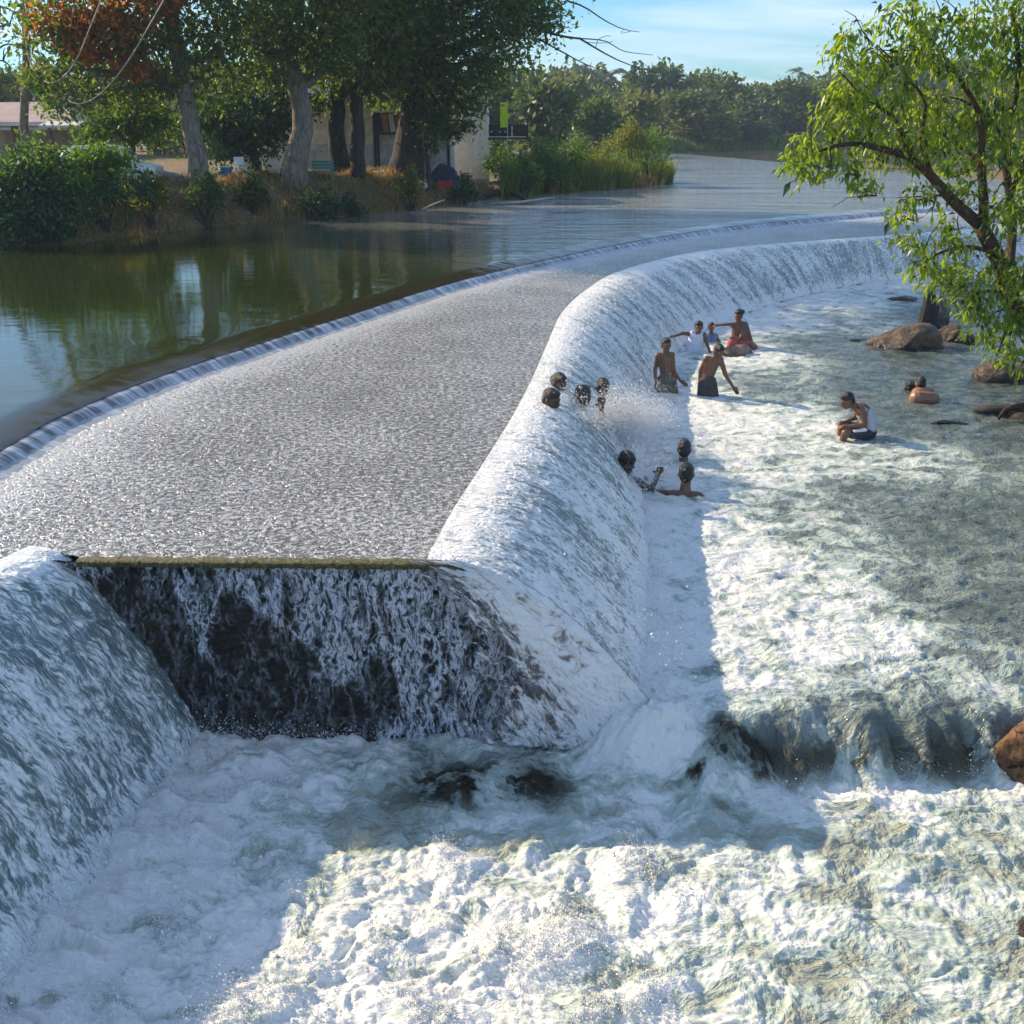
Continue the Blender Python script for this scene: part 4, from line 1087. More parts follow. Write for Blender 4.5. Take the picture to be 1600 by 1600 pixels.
# ------------------------------------------------------------------ the leafy tree on the right bank
def right_tree():
    Y = 20.5
    base = (11.9, 20.0, gz(11.9, 20.0) - 0.2)
    root = empty('leafy_tree', base); o = Vector(base)
    tag(root, 'leafy yellow-green tree reaching over the pool from the right bank', 'tree')
    bm = bmesh.new()
    def br(pts, r0, r1, n=16):
        P = [(atd(x, y, Y + d)) for x, y, d in pts]; P, _ = resample(P, n)
        add_tube(bm, [Vector(p) - o for p in P], list(np.linspace(r0, r1, n)), 9)
        return P
    P0, _ = resample([base, (11.6, 20.2, base[2] + 0.6), atd(1592, 490, Y), atd(1562, 410, Y), atd(1530, 350, Y)], 16)
    add_tube(bm, [Vector(p) - o for p in P0], list(np.linspace(.24, .135, 16)), 10)
    br([(1530, 350, 0), (1490, 315, -.1), (1455, 275, -.2), (1420, 245, -.3), (1385, 235, -.4), (1340, 225, -.5), (1290, 232, -.6), (1240, 262, -.7)], .12, .015)
    br([(1535, 355, 0), (1537, 310, 0), (1532, 250, .1), (1534, 190, .1), (1510, 140, .2), (1480, 95, .2), (1440, 40, .3)], .10, .015)
    br([(1575, 430, 0), (1582, 350, .4), (1574, 280, .5), (1570, 220, .5), (1585, 160, .6), (1592, 90, .6), (1580, 10, .6)], .10, .03)
    br([(1570, 215, .5), (1545, 185, .4), (1510, 160, .3), (1480, 150, .2)], .05, .012)
    br([(1455, 275, -.2), (1440, 215, -.2), (1445, 160, -.2), (1410, 110, -.2), (1370, 70, -.2)], .055, .012)
    br([(1420, 245, -.3), (1400, 190, -.4), (1350, 150, -.5), (1310, 110, -.5)], .05, .012)
    br([(1500, 320, 0), (1470, 305, .2), (1440, 312, .3), (1405, 312, .3)], .035, .01)
    br([(1555, 395, 0), (1510, 385, -.3), (1470, 395, -.5), (1430, 420, -.5)], .05, .012)
    br([(1580, 460, 0), (1540, 455, -.4), (1505, 470, -.6), (1490, 500, -.6)], .05, .012)
    br([(1590, 480, 0), (1575, 510, -.5), (1560, 550, -.6)], .045, .012)
    br([(1530, 250, .1), (1500, 230, .5), (1470, 205, .6), (1460, 170, .6)], .04, .012)
    br([(1580, 300, .4), (1605, 240, .6), (1620, 180, .7)], .05, .02)
    rs2 = np.random.default_rng(9)
    clumps = []
    for x, y, d, r in ((1250, 232, -.7, .38), (1235, 262, -.7, .36), (1260, 270, -.6, .36), (1290, 215, -.6, .5), (1300, 165, -.5, .5), (1330, 140, -.5, .6), (1310, 85, -.4, .45), (1340, 50, -.3, .4), (1375, 90, -.2, .55), (1390, 150, -.3, .6),
                       (1420, 60, -.1, .5), (1450, 100, 0, .5), (1340, 200, -.5, .55), (1365, 240, -.5, .5), (1400, 205, -.4, .6), (1320, 260, -.6, .42), (1350, 290, -.5, .36), (1450, 170, -.1, .6), (1440, 225, -.1, .6), (1490, 190, .1, .6),
                       (1400, 25, 0, .45), (1450, 20, .1, .55), (1505, 40, .2, .6), (1560, 30, .4, .7), (1520, 100, .2, .6), (1580, 90, .5, .7), (1600, 160, .6, .7), (1550, 160, .4, .6), (1500, 250, .1, .6), (1560, 240, .4, .6), (1610, 240, .6, .7),
                       (1410, 330, .2, .36), (1440, 300, .2, .4), (1425, 375, -.4, .4), (1440, 405, -.5, .45), (1480, 385, -.4, .5), (1470, 430, -.5, .45), (1520, 420, -.3, .6), (1505, 465, -.5, .5), (1550, 470, -.4, .6), (1530, 510, -.5, .5),
                       (1570, 530, -.5, .5), (1590, 560, -.5, .45), (1590, 420, -.1, .6), (1560, 340, 0, .5), (1600, 330, .3, .6), (1520, 300, 0, .45), (1480, 345, -.2, .35), (1640, 100, .5, .9), (1650, 300, .3, .9), (1640, 450, 0, .8), (1280, 250, -.6, .35), (1460, 60, .1, .5), (1600, 490, -.4, .55), (1620, 10, .5, .8)):
        clumps.append((atd(x, y, Y + d + rs2.normal() * .25), (r * .82, r * .9, r * .72)))
    for i, (c, r) in enumerate(clumps):
        q = Vector(c) - o
        for j in range(4):
            d = Vector(rs2.normal(size=3)) * r[0] * .7
            limb(bm, q + Vector((.25, 0, -.18)), q + d, .014, .005, 4, seed=i * 4 + j, seg=3)
    bm_obj('trunk', bm, M_BARKR, root, smooth=True)
    n = 12500
    pt, ow = clump_points(clumps, n, 13, 0.26, 0.35)
    leaf_mesh('crown', pt - np.array(base), np.full(len(pt), 0.15), M_NEAR, root, .42, 0.8, outward=ow, bend=True)['kind'] = 'stuff'
    pt, ow = clump_points(clumps, 900, 6, 0.2, 0.35)
    leaf_mesh('dark_foliage', pt - np.array(base), np.full(len(pt), 0.16), M_TEAL, root, .5, .6, outward=ow, bend=True)['kind'] = 'stuff'
right_tree()

# ------------------------------------------------------------------ buildings and things on the left bank
M_CREAM = plain('cream_plaster', (0.62, 0.53, 0.36), .85, .2, 3)
M_GREY = plain('grey_cement', (0.40, 0.375, 0.35), .9, .3, 2)
M_WHITE = plain('whitewash', (0.62, 0.60, 0.54), .85, .12, 2)
M_TIN = plain('tin_sheet', (0.55, 0.53, 0.48), .5, .2, 2)
M_PINK = plain('faded_pink_roof', (0.42, 0.30, 0.29), .8, .15, 1.5)
M_WOOD = plain('brown_wood', (0.13, 0.08, 0.045), .8, .3, 5)
M_DKWOOD = plain('dark_wood', (0.035, 0.027, 0.022), .8, .3, 5)
M_ORANGE = plain('orange_pane_reflection', (0.42, 0.15, 0.05), .6, .2, 4)  # colour of the reflections painted on the shack window
M_TEALP = plain('teal_paint', (0.015, 0.20, 0.16), .45, .15, 4)
M_RED = plain('red_plastic', (0.50, 0.02, 0.03), .4, .1, 4)
M_NAVY = plain('navy_canvas', (0.012, 0.022, 0.055), .8, .3, 3)
M_BLUE = plain('blue_plastic', (0.02, 0.13, 0.24), .4, .15, 4)
M_TARP = plain('pale_blue_tarpaulin', (0.30, 0.36, 0.44), .5, .3, 3, .5)
M_WTARP = plain('white_tarpaulin', (0.58, 0.56, 0.56), .6, .2, 3, .5)
M_WPLAS = plain('white_plastic', (0.72, 0.72, 0.70), .4, .08, 4)
def mat_cloth_thin(name, col):
    t = NT(name); a = t.bsdf(col, .8); tb = t.node('ShaderNodeBsdfTranslucent'); t.set(tb.inputs[0], col)
    mx = t.n.new('ShaderNodeMixShader'); mx.inputs[0].default_value = .6
    t.l.new(a, mx.inputs[1]); t.l.new(tb.outputs[0], mx.inputs[2]); return t.done(mx.outputs[0])
M_YELB = mat_cloth_thin('yellow_banner', (0.72, 0.86, 0.04))
M_CABLE = plain('pale_cable', (0.55, 0.50, 0.42), .6, .1, 8)
M_GLASS = plain('window_glass', (0.10, 0.13, 0.16), .08, .2, 2, 0.0)
M_BLACK = plain('black_plastic', (0.01, 0.01, 0.012), .5, .2, 4)

def part_box(name, root, c, s, mat, bevel=0.0, rz=0.0, rx=0.0, ry=0.0):
    bm = bmesh.new(); add_box(bm, c, s, rz, rx, ry, bevel)
    return bm_obj(name, bm, mat, root)

def shack():
    Y = 56.0
    xl, xr = atd(408, 200, Y)[0], atd(704, 200, Y)[0]
    zb = gz((xl + xr) / 2, Y); zt = atd(600, 152, Y)[2]
    r = empty('cream_shack', ((xl + xr) / 2, Y, zb)); W = xr - xl; H = zt - zb
    tag(r, 'cream and grey shack with orange window panes behind the bank trees', 'building')
    hl = H * .46
    part_box('base_wall', r, (0, 1.6, hl / 2 - .2), (W, 3.4, hl + .4), M_GREY, .02)
    part_box('wall', r, (0, 1.64, hl + (H - hl) / 2), (W - .08, 3.3, H - hl), M_CREAM, .02)
    # wall posts and boards
    ppx = lambda px: atd(px, 200, Y)[0] - r.location.x
    for px in (535, 585, 590, 640, 700): part_box('post', r, (ppx(px), -.08, H / 2), (.13, .12, H), M_DKWOOD)
    # corrugated roof with real waves
    n = 220; xs = np.linspace(-W / 2 - .3, W / 2 + .3, n); zz2 = 0.035 * np.sin(xs * 2 * math.pi / .16)
    co = []
    for (yy, z) in ((-.75, H - .02), (1.6, H + .55), (3.8, H + .05)):
        co.append(np.column_stack([xs, np.full(n, yy), z + zz2]))
    co = np.stack(co, 1)
    ro = np_mesh('roof', co.reshape(-1, 3), grid_faces(n, 3), M_TIN, parent=r)
    so = ro.modifiers.new('thick', 'SOLIDIFY'); so.thickness = .03
    # window; its orange reflections are painted as leaning panes
    wx0, wx1, wz0, wz1 = ppx(592), ppx(640), atd(600, 208, Y)[2] - zb, atd(600, 176, Y)[2] - zb
    cx, cz, ww, hh = (wx0 + wx1) / 2, (wz0 + wz1) / 2, wx1 - wx0, wz1 - wz0
    wnd = part_box('window', r, (cx, -.07, cz), (ww, .1, hh), M_BLACK)
    for i in range(4):
        x = cx - ww * .28 + i * ww * .22
        part_box('window_pane', wnd, (x, -.16, cz), (ww * .17, .04, hh * .9), M_ORANGE if i != 1 else M_WHITE, rz=.15, ry=-.12)
    part_box('sill', wnd, (cx, -.2, wz0 - .04), (ww + .1, .25, .06), M_WOOD)
    part_box('awning', r, (cx + .3, -.45, wz1 + .18), (ww + 1.2, .9, .05), M_TIN, rx=.35)
    part_box('side_panel', r, (ppx(425), -.12, H * .55), (1.0, .1, H * .45), plain('orange_brown_board', (.30, .16, .07)))
shack()
def white_house():
    Y = 61.0
    xl, xr = atd(690, 200, Y)[0], atd(762, 200, Y)[0]
    zb = gz((xl + xr) / 2, Y); zt = atd(720, 150, Y)[2]
    r = empty('white_house', ((xl + xr) / 2, Y, zb)); W = xr - xl; H = zt - zb
    tag(r, 'plain whitewashed wall of a small house right of the largest tree', 'building')
    part_box('wall', r, (0, 2, H / 2 - .2), (W, 4, H + .4), M_WHITE, .03)
    part_box('plinth', r, (0, -.03, .25), (W + .06, .1, .5), M_GREY)
    part_box('roof', r, (0, 1.9, H + .08), (W + .5, 4.6, .14), M_TIN, .02, rx=-.05)
white_house()
def hall():
    Y = 62.0
    xl, xr = atd(-140, 180, Y)[0], atd(132, 180, Y)[0]
    zb = gz(xr - 3, Y); W = xr - xl
    r = empty('open_hall', ((xl + xr) / 2, Y, zb))
    tag(r, 'low open hall with faded pink roof at the left edge', 'building')
    zw = lambda y: atd(60, y, Y)[2] - zb
    L = lambda px: atd(px, 180, Y)[0] - r.location.x
    bm = bmesh.new()
    x0, x1 = -W / 2, L(108)
    v = [bm.verts.new(p) for p in ((x0, 0, zw(193)), (x1, 0, zw(190)), (x1 - .8, 3, zw(157)), (x0, 3, zw(160)), (x0, 6.2, zw(193)), (x1, 6.2, zw(190)))]
    bm.faces.new((v[0], v[1], v[2], v[3])); bm.faces.new((v[3], v[2], v[5], v[4])); bm.faces.new((v[1], v[5], v[2])); bm.faces.new((v[0], v[3], v[4]))
    bm_obj('roof', bm, M_PINK, r)
    part_box('fascia', r, ((x0 + L(72)) / 2, -.08, zw(192) - .05), (L(72) - x0, .12, .22), M_WHITE)
    part_box('awning', r, ((L(72) + L(132)) / 2, -.5, zw(194)), (L(132) - L(72), 1.4, .12), M_WTARP, rx=.16)
    part_box('lower_beam', r, (0, .1, zw(201)), (W, .16, .14), M_WHITE)
    part_box('back_wall', r, (0, 6, zw(193) / 2), (W, .2, zw(193)), M_GREY)
    part_box('bench_wall', r, (0, .6, .35), (W, .2, .7), M_CREAM)
    for px in (-120, -60, 16, 22, 74, 126): part_box('post', r, (L(px), .1, zw(196) / 2), (.16, .16, zw(196)), M_WOOD)
    part_box('upper_room', r, (L(82), 3.4, zw(168)), (1.6, 2, 1.5), plain('lilac_plaster', (.26, .24, .30)))
hall()
def low_wall():
    Y = 53.0; r = empty('white_arch_wall', atd(430, 250, Y)); g = gz(r.location.x, Y); r.location.z = g
    tag(r, 'small white wall with an arched opening left of the leaning trunk', 'wall')
    # slab with a round-topped notch, built as an outline with thickness
    w, h = 1.0, atd(430, 214, Y)[2] - g
    pts = [(-.5, 0), (.5, 0), (.52, h * .8), (.36, h)]
    for i in range(9):
        a = math.pi * i / 8; pts.append((.05 + .26 * math.cos(a), h * .70 - .0 + (.22 if 0 else 0) - .30 * math.sin(a) * h * .45))
    pts += [(-.24, h), (-.5, h * .92)]
    bm = bmesh.new(); f = bm.faces.new([bm.verts.new((x, 0, z)) for x, z in pts])
    ex = bmesh.ops.extrude_face_region(bm, geom=[f]); bmesh.ops.translate(bm, verts=[v for v in ex['geom'] if isinstance(v, bmesh.types.BMVert)], vec=(0, .22, 0))
    bmesh.ops.triangulate(bm, faces=bm.faces[:]); bm_obj('wall_slab', bm, M_WHITE, r)
    part_box('side_panel', r, (-1.25, .2, h * .3), (.9, .12, h * .6), M_CREAM); part_box('side_post', r, (-1.75, .1, h * .42), (.1, .1, h * .84), M_CREAM); part_box('side_post', r, (-.72, .1, h * .45), (.1, .1, h * .9), M_WHITE)
low_wall()
def bench():
    p = atd(505, 268, 46.8); r = empty('teal_bench', (p[0], 46.8, gz(p[0], 46.8)), .12)
    tag(r, 'teal painted slatted bench between the two trunks', 'bench')
    w = .95
    for i in range(2): part_box('seat_slat', r, (0, -.12 + i * .22, .42), (w, .18, .04), M_TEALP, .008)
    for i in range(3): part_box('back_slat', r, (0, .2, .54 + i * .13), (w, .035, .10), M_TEALP, .008)
    for sx in (-1, 1):
        for sy in (-.16, .18): part_box('leg', r, (sx * (w / 2 - .08), sy, .2), (.06, .06, .42), M_TEALP)
        part_box('back_post', r, (sx * (w / 2 - .08), .225, .62), (.05, .04, .42), M_TEALP)
bench()
def crate():
    p = atd(695, 258, 53); r = empty('red_crate', (p[0], 53, gz(p[0], 53) + .12), .1)
    tag(r, 'red plastic crate in front of the navy canvas', 'crate')
    w, d, h = .68, .45, .42
    part_box('bottom', r, (0, 0, .03), (w - .06, d - .06, .05), M_RED)
    for s in (-1, 1):
        for z in (.08, .21, .34): part_box('side_slat', r, (0, s * d / 2, z), (w, .03, .09), M_RED); part_box('end_slat', r, (s * w / 2, 0, z), (.03, d - .04, .09), M_RED)
        for s2 in (-1, 1): part_box('corner_post', r, (s * (w / 2 - .01), s2 * (d / 2 - .01), h / 2), (.07, .07, h), M_RED)
crate()
def lumpy(name, label, cat, loc, size, mat, seed, top=0.5, fold=.12, res=26, kind=None, sharp=1.0, sink=0.1):
    """draped cloth heap or stone: a lobed dome with folds"""
    bm = bmesh.new(); bmesh.ops.create_icosphere(bm, subdivisions=5, radius=1.0)
    for v in bm.verts:
        c = v.co.copy()
        n = mnoise.fractal(c * 1.4 + Vector((seed * 3.1, seed, 0)), 1.0, 2.0, 4)
        rdg = abs(mnoise.noise(c * 3.2 + Vector((seed, 0, 4))))
        k = 1 + fold * 2.0 * n - fold * 1.2 * rdg
        v.co = Vector((c.x * k * size[0], c.y * k * size[1], max(c.z * k, -.35) * size[2]))
    o = bm_obj(name, bm, mat, None, smooth=True); o.location = (loc[0], loc[1], loc[2] - sink)
    tag(o, label, cat); return o
def on_bank(px, py, Y):
    p = atd(px, py, Y); return (p[0], Y, gz(p[0], Y))
lumpy('canvas_tent', 'navy canvas heap behind the red crate', 'tarpaulin', on_bank(694, 250, 54.2), (.75, .6, 1.05), M_NAVY, 3, fold=.08)
lumpy('blue_tarpaulin', 'pale blue tarpaulin spread at the foot of the grey trunk', 'tarpaulin', on_bank(250, 262, 43.2), (1.25, .8, .42), M_TARP, 4, fold=.2)
def parked_car():
    p = on_bank(168, 262, 42.0); r = empty('parked_car', (p[0], p[1], p[2] - .08), .10); tag(r, 'white parked car half hidden behind the bright bush', 'car')
    paint = plain('white_car_paint', (.70, .70, .70), .3, .05, 2, 0.0); k = 0.98
    # side profile (x, z) lofted across the width with tumblehome
    low = [(-2.0, .28), (-2.02, .62), (-1.85, .80), (-1.1, .88), (1.15, .90), (1.9, .74), (2.02, .55), (2.0, .28)]
    cab = [(-1.75, .86), (-1.35, 1.38), (-.9, 1.50), (.35, 1.50), (.75, 1.40), (1.3, .88)]
    def slab(name, pts, w0, w1, mat, par):
        bm = bmesh.new(); L_, R_ = [], []
        zs = [z for _, z in pts]; z0, z1 = min(zs), max(zs)
        for x, z in pts:
            w = w0 + (w1 - w0) * (z - z0) / (z1 - z0)
            L_.append(bm.verts.new((x * k, -w * k, z * k))); R_.append(bm.verts.new((x * k, w * k, z * k)))
        bm.faces.new(L_); bm.faces.new(R_[::-1]); n = len(pts)
        for i in range(n): bm.faces.new((L_[i], R_[i], R_[(i + 1) % n], L_[(i + 1) % n]))
        bmesh.ops.recalc_face_normals(bm, faces=bm.faces[:])
        bmesh.ops.bevel(bm, geom=bm.edges[:], offset=.05 * k, segments=2, affect='EDGES', profile=.5)
        return bm_obj(name, bm, mat, par, True)
    slab('body', low, .82, .80, paint, r); slab('cabin', cab, .78, .58, paint, r)
    for s in (-1, 1):
        for x0, x1, n in ((-1.2, -.35, 'window'), (-.25, .62, 'window')):
            bm = bmesh.new(); q = [bm.verts.new((x * k, s * (y * k), z * k)) for x, y, z in ((x0, .785, .94), (x1 + (.18 if x1 > 0 else 0), .785, .94), (x1, .655, 1.38), (x0 + .12, .655, 1.38))]
            bm.faces.new(q if s < 0 else q[::-1]); bm_obj(n, bm, M_GLASS, r)
        for x in (-1.25, 1.3):
            bm = bmesh.new(); add_tube(bm, [(x * k, s * .66 * k, .31 * k), (x * k, s * .70 * k, .31 * k), (x * k, s * .84 * k, .31 * k), (x * k, s * .86 * k, .31 * k)], [.26 * k, .31 * k, .31 * k, .26 * k], 20); wh = bm_obj('wheel', bm, M_BLACK, r, True)
            bm = bmesh.new(); add_tube(bm, [(x * k, s * .85 * k, .31 * k), (x * k, s * .875 * k, .31 * k)], [.19 * k, .16 * k], 16); bm_obj('rim', bm, M_GREY, wh)
        bm = bmesh.new(); add_ell(bm, (1.97 * k, s * .58 * k, .62 * k), (.06 * k, .16 * k, .09 * k)); bm_obj('headlight', bm, M_WPLAS, r, True)
    bm = bmesh.new(); q = [bm.verts.new((x * k, y * k, z * k)) for x, y, z in ((1.29, -.62, .93), (1.29, .62, .93), (.80, .52, 1.40), (.80, -.52, 1.40))]; bm.faces.new(q); bm_obj('windscreen', bm, M_GLASS, r)
parked_car()
lumpy('cloth_bundle', 'dark bundle of cloth beside the leaning trunk', 'bundle', on_bank(405, 268, 46.5), (.5, .35, .3), M_NAVY, 6, fold=.2)
lumpy('cloth_bundle', 'white sheet lying on the ground left of the flared trunk', 'bundle', on_bank(592, 255, 51.5), (.55, .35, .16), M_WPLAS, 7, fold=.2)
lumpy('cloth_bundle', 'heap of pale rags at the foot of the sapling', 'bundle', on_bank(648, 262, 51), (.55, .3, .28), M_WTARP, 8, fold=.28)
lumpy('cloth_bundle', 'yellow rag below the flared trunk', 'bundle', on_bank(614, 263, 50.2), (.3, .2, .12), plain('yellow_cloth', (.5, .42, .08)), 9, fold=.28)
lumpy('rag', 'orange rag at the foot of the leaning trunk', 'rag', on_bank(430, 273, 45.6), (.26, .2, .08), plain('orange_cloth', (.5, .24, .05)), 10, fold=.28)
lumpy('black_bag', 'black bag leaning against the leaning trunk', 'bag', on_bank(443, 262, 46.6), (.2, .2, .5), M_BLACK, 11, fold=.1)
def barrel():
    p = on_bank(352, 270, 44.6); r = empty('blue_barrel', p); tag(r, 'blue plastic barrel right of the grey trunk', 'barrel')
    bm = bmesh.new(); add_tube(bm, [(0, 0, 0), (0, 0, .08), (0, 0, .24), (0, 0, .42), (0, 0, .5)], [.24, .27, .28, .26, .25], 20); bm_obj('drum', bm, M_BLUE, r, True)
    for z in (.12, .38):
        bm = bmesh.new(); add_tube(bm, [(0, 0, z - .02), (0, 0, z), (0, 0, z + .02)], [.27, .295, .27], 20); bm_obj('hoop', bm, M_BLUE, r, True)
    bm = bmesh.new(); add_tube(bm, [(0, 0, .49), (0, 0, .53)], [.265, .26], 20); bm_obj('lid', bm, M_TARP, r)
barrel()
def chair():
    p = on_bank(377, 270, 45.2); r = empty('plastic_chair', p, .5); tag(r, 'white plastic chair right of the blue barrel', 'chair')
    part_box('seat', r, (0, 0, .38), (.42, .42, .04), M_WPLAS, .01)
    part_box('backrest', r, (0, .2, .62), (.42, .04, .34), M_WPLAS, .012, rx=-.15)
    for a in (-1, 1):
        for b in (-1, 1): part_box('leg', r, (a * .18, b * .18, .18), (.045, .045, .38), M_WPLAS)
        part_box('armrest', r, (a * .22, 0, .56), (.04, .4, .035), M_WPLAS)
chair()
def deck():
    Y = 62.5; r = empty('railed_deck', on_bank(795, 218, Y)); x0 = r.location.x; g = r.location.z
    tag(r, 'dark railed viewing deck beneath the yellow banner', 'deck')
    L = lambda px: atd(px, 200, Y)[0] - x0
    zz3 = lambda y: atd(800, y, Y)[2] - g
    part_box('floor', r, ((L(758) + L(828)) / 2, .8, zz3(216)), (L(828) - L(758), 1.8, .1), M_DKWOOD)
    for y in (196, 204, 214): part_box('rail', r, ((L(758) + L(822)) / 2, -.05, zz3(y)), (L(822) - L(758), .07, .06), M_WHITE if y == 214 else M_DKWOOD)
    for px in (760, 776, 792, 800, 808, 822): part_box('post', r, (L(px), -.02, zz3(207)), (.08, .08, abs(zz3(196) - zz3(219))), M_WHITE if px == 800 else M_DKWOOD)
    part_box('table', r, (L(815), .6, zz3(204)), (.6, .5, .05), M_WHITE); part_box('back_panel', r, ((L(758) + L(826)) / 2, 1.7, zz3(206)), (L(826) - L(758), .08, abs(zz3(195) - zz3(217))), M_DKWOOD)
    for px in (768, 781, 789): part_box('cup', r, (L(px), .25, zz3(205)), (.14, .12, .13), M_WPLAS, .02)
    p = atd(789, 200, 60.2); b = empty('banner', (p[0], 60.2, gz(p[0], 60.2))); tag(b, 'upright yellow banner on a thin pole above the railed deck', 'banner')
    zb = b.location.z; zt, zl = atd(789, 160, 60.2)[2] - zb, atd(789, 199, 60.2)[2] - zb
    part_box('pole', b, (.14, 0, (zt + .1) / 2), (.035, .035, zt + .1), M_WHITE)
    bm = bmesh.new(); n = 8
    for i in range(n):
        f0 = i / n; z0 = zl + (zt - zl) * f0; z1 = zl + (zt - zl) * (i + 1) / n
        add_box(bm, (-.06 + .015 * math.sin(i * 1.9), .03 * math.sin(i * 1.3), (z0 + z1) / 2), (.40, .025, (zt - zl) / n + .002), rz=.1 * math.sin(i))
    bm_obj('cloth', bm, M_YELB, b)
deck()
def pole_and_cables():
    Y = 43.5; p = on_bank(44, 235, Y)
    r = empty('utility_pole', p); tag(r, 'weathered utility pole with hanging pale cables at the left', 'pole')
    top = atd(38, -30, Y); o = Vector(p)
    bm = bmesh.new(); add_tube(bm, [Vector((0, 0, -.2)), Vector((-.02, 0, 2)), Vector(atd(41, 90, Y)) - o, Vector(top) - o], [.2, .17, .14, .11], 12)
    bm_obj('post', bm, M_BARK, r, True)
    part_box('crossarm', r, Vector(atd(38, 8, Y)) - o, (1.2, .12, .12), M_WOOD)
    for i, (px, zz4) in enumerate(((26, 2), (50, 2))):
        bm = bmesh.new(); add_tube(bm, [Vector(atd(px, 8, Y)) - o, Vector(atd(px, 8, Y)) - o + Vector((0, 0, .1)), Vector(atd(px, 8, Y)) - o + Vector((0, 0, .22))], [.05, .07, .03], 8)
        bm_obj('insulator', bm, M_WPLAS, r, True)
    for lab, pts in (('longest pale cable sagging deepest between the pole and the autumn tree', [(39, 5, 0), (47, 45, -.6), (62, 85, -1.2), (80, 125, -1.8), (100, 152, -2.4), (120, 162, -3), (145, 155, -3.6), (175, 128, -4.2), (205, 88, -5), (232, 42, -6), (256, 0, -7), (280, -45, -8)]),
                     ('pale cable sagging in the middle of the three beside the pole', [(36, 20, 0), (39, 55, -.5), (46, 95, -1), (60, 120, -1.6), (78, 130, -2.2), (98, 121, -3), (120, 92, -4), (140, 45, -5), (158, 0, -6), (168, -30, -6.5)]),
                     ('steep pale cable nearest the pole ending above the others', [(84, 129, -1.6), (92, 108, -2), (103, 75, -2.6), (112, 32, -3.2), (118, 0, -3.6), (124, -40, -4)]),
                     ('short slack cable hanging low beside the pole', [(28, 80, 0), (34, 112, -.3), (45, 138, -.5), (60, 158, -.7), (72, 160, -.8), (80, 157, -.6)]),
                     ('thin looped cable hanging against the pole', [(44, 35, -.1), (47, 70, -.3), (50, 105, -.5), (58, 132, -.7), (70, 144, -.8), (80, 142, -.9)])):
        P, _ = resample([atd(x, y, Y - .2 + d) for x, y, d in pts], 48)
        bm = bmesh.new(); add_tube(bm, [Vector(q) for q in P], .020, 6)
        tag(bm_obj('cable', bm, M_CABLE, None, True), lab, 'cable', 'cables at the utility pole')
pole_and_cables()
def driftwood(label, pts, r, mat, z=None):
    bm = bmesh.new(); P, _ = resample(pts, 14); add_tube(bm, [Vector(p) for p in P], list(np.interp(np.linspace(0, 1, 14), [0, .15, .7, 1], [r * .5, r, r * .8, r * .25])), 8)
    tag(bm_obj('driftwood', bm, mat, None, True), label, 'driftwood', None)
M_PALEW = plain('bleached_wood', (.42, .38, .32), .8, .25, 6)
driftwood('pale stick floating at the start of the reeds', [at(765, 318, Z_LAKE + .03), at(810, 316, Z_LAKE + .08), at(868, 308, Z_LAKE + .02)], .07, M_PALEW)
driftwood('thin pale branch poking from the bank below the sapling', [at(658, 328, Z_LAKE), at(675, 320, Z_LAKE + .2), at(695, 312, Z_LAKE + .35)], .04, M_PALEW)
driftwood('dark tangled root at the waterline left of the reeds', [at(740, 315, Z_LAKE - .05), at(775, 300, Z_LAKE + .35), at(805, 303, Z_LAKE + .25), at(825, 316, Z_LAKE - .05)], .16, M_DKWOOD)

# ------------------------------------------------------------------ rocks in and by the pool
def mat_rock(name, a, b, c, rough=.6):
    """stone with cracks and a wet band above the waterline (objects have their origin at the water)"""
    t = NT(name); v = t.coord(); n = t.noise(v, 2.5, 6, .65, .4); m = t.noise(v, 14, 5, .7)
    col = t.mix(t.rng(n, .35, .65), a, b); col = t.mix(t.rng(m, .5, .75), col, c)
    wv = t.node('ShaderNodeVectorMath', operation='MULTIPLY_ADD'); t.l.new(t.noise(v, 2.6, 3, .6, 0, out='Color'), wv.inputs[0]); wv.inputs[1].default_value = (.7, .7, .7); t.l.new(v, wv.inputs[2])
    cr_ = t.rng(t.voronoi(t.scale(wv.outputs[0], (1, .8, 2.2)), 1.5, 'DISTANCE_TO_EDGE'), 0.0, 0.03)
    cr_ = t.math('MAXIMUM', cr_, t.rng(m, .38, .52))
    col = t.mix(t.math('MULTIPLY_ADD', cr_, -.6, .6), col, tuple(x * .3 for x in a))
    sz = t.node('ShaderNodeSeparateXYZ'); t.l.new(v, sz.inputs[0])
    wet = t.rng(t.math('ADD', sz.outputs['Z'], t.math('MULTIPLY_ADD', n, .16, -.08)), .16, .07)
    col = t.mix(t.math('MULTIPLY', wet, .75), col, tuple(x * .25 for x in a))
    h = t.math('MULTIPLY_ADD', cr_, .5, t.noise(v, 7, 6, .7, .3))
    return t.done(t.bsdf(col, t.math('MULTIPLY_ADD', wet, -(rough - .15), rough), t.bump(h, 1.0, .06)))
M_ROCK = mat_rock('brown_rock', (.035, .022, .014), (.15, .09, .05), (.22, .16, .10))
M_ROCKD = mat_rock('wet_dark_rock', (.008, .007, .006), (.04, .032, .024), (.07, .055, .04), .3)
M_ROCKO = mat_rock('orange_lichen_rock', (.10, .045, .02), (.28, .12, .05), (.22, .17, .03), .7)
M_ROCKT = mat_rock('smooth_tan_rock', (.22, .13, .08), (.36, .23, .15), (.40, .28, .20), .45)
M_ROCKG = mat_rock('grey_stone', (.06, .06, .06), (.16, .155, .15), (.2, .19, .18), .7)
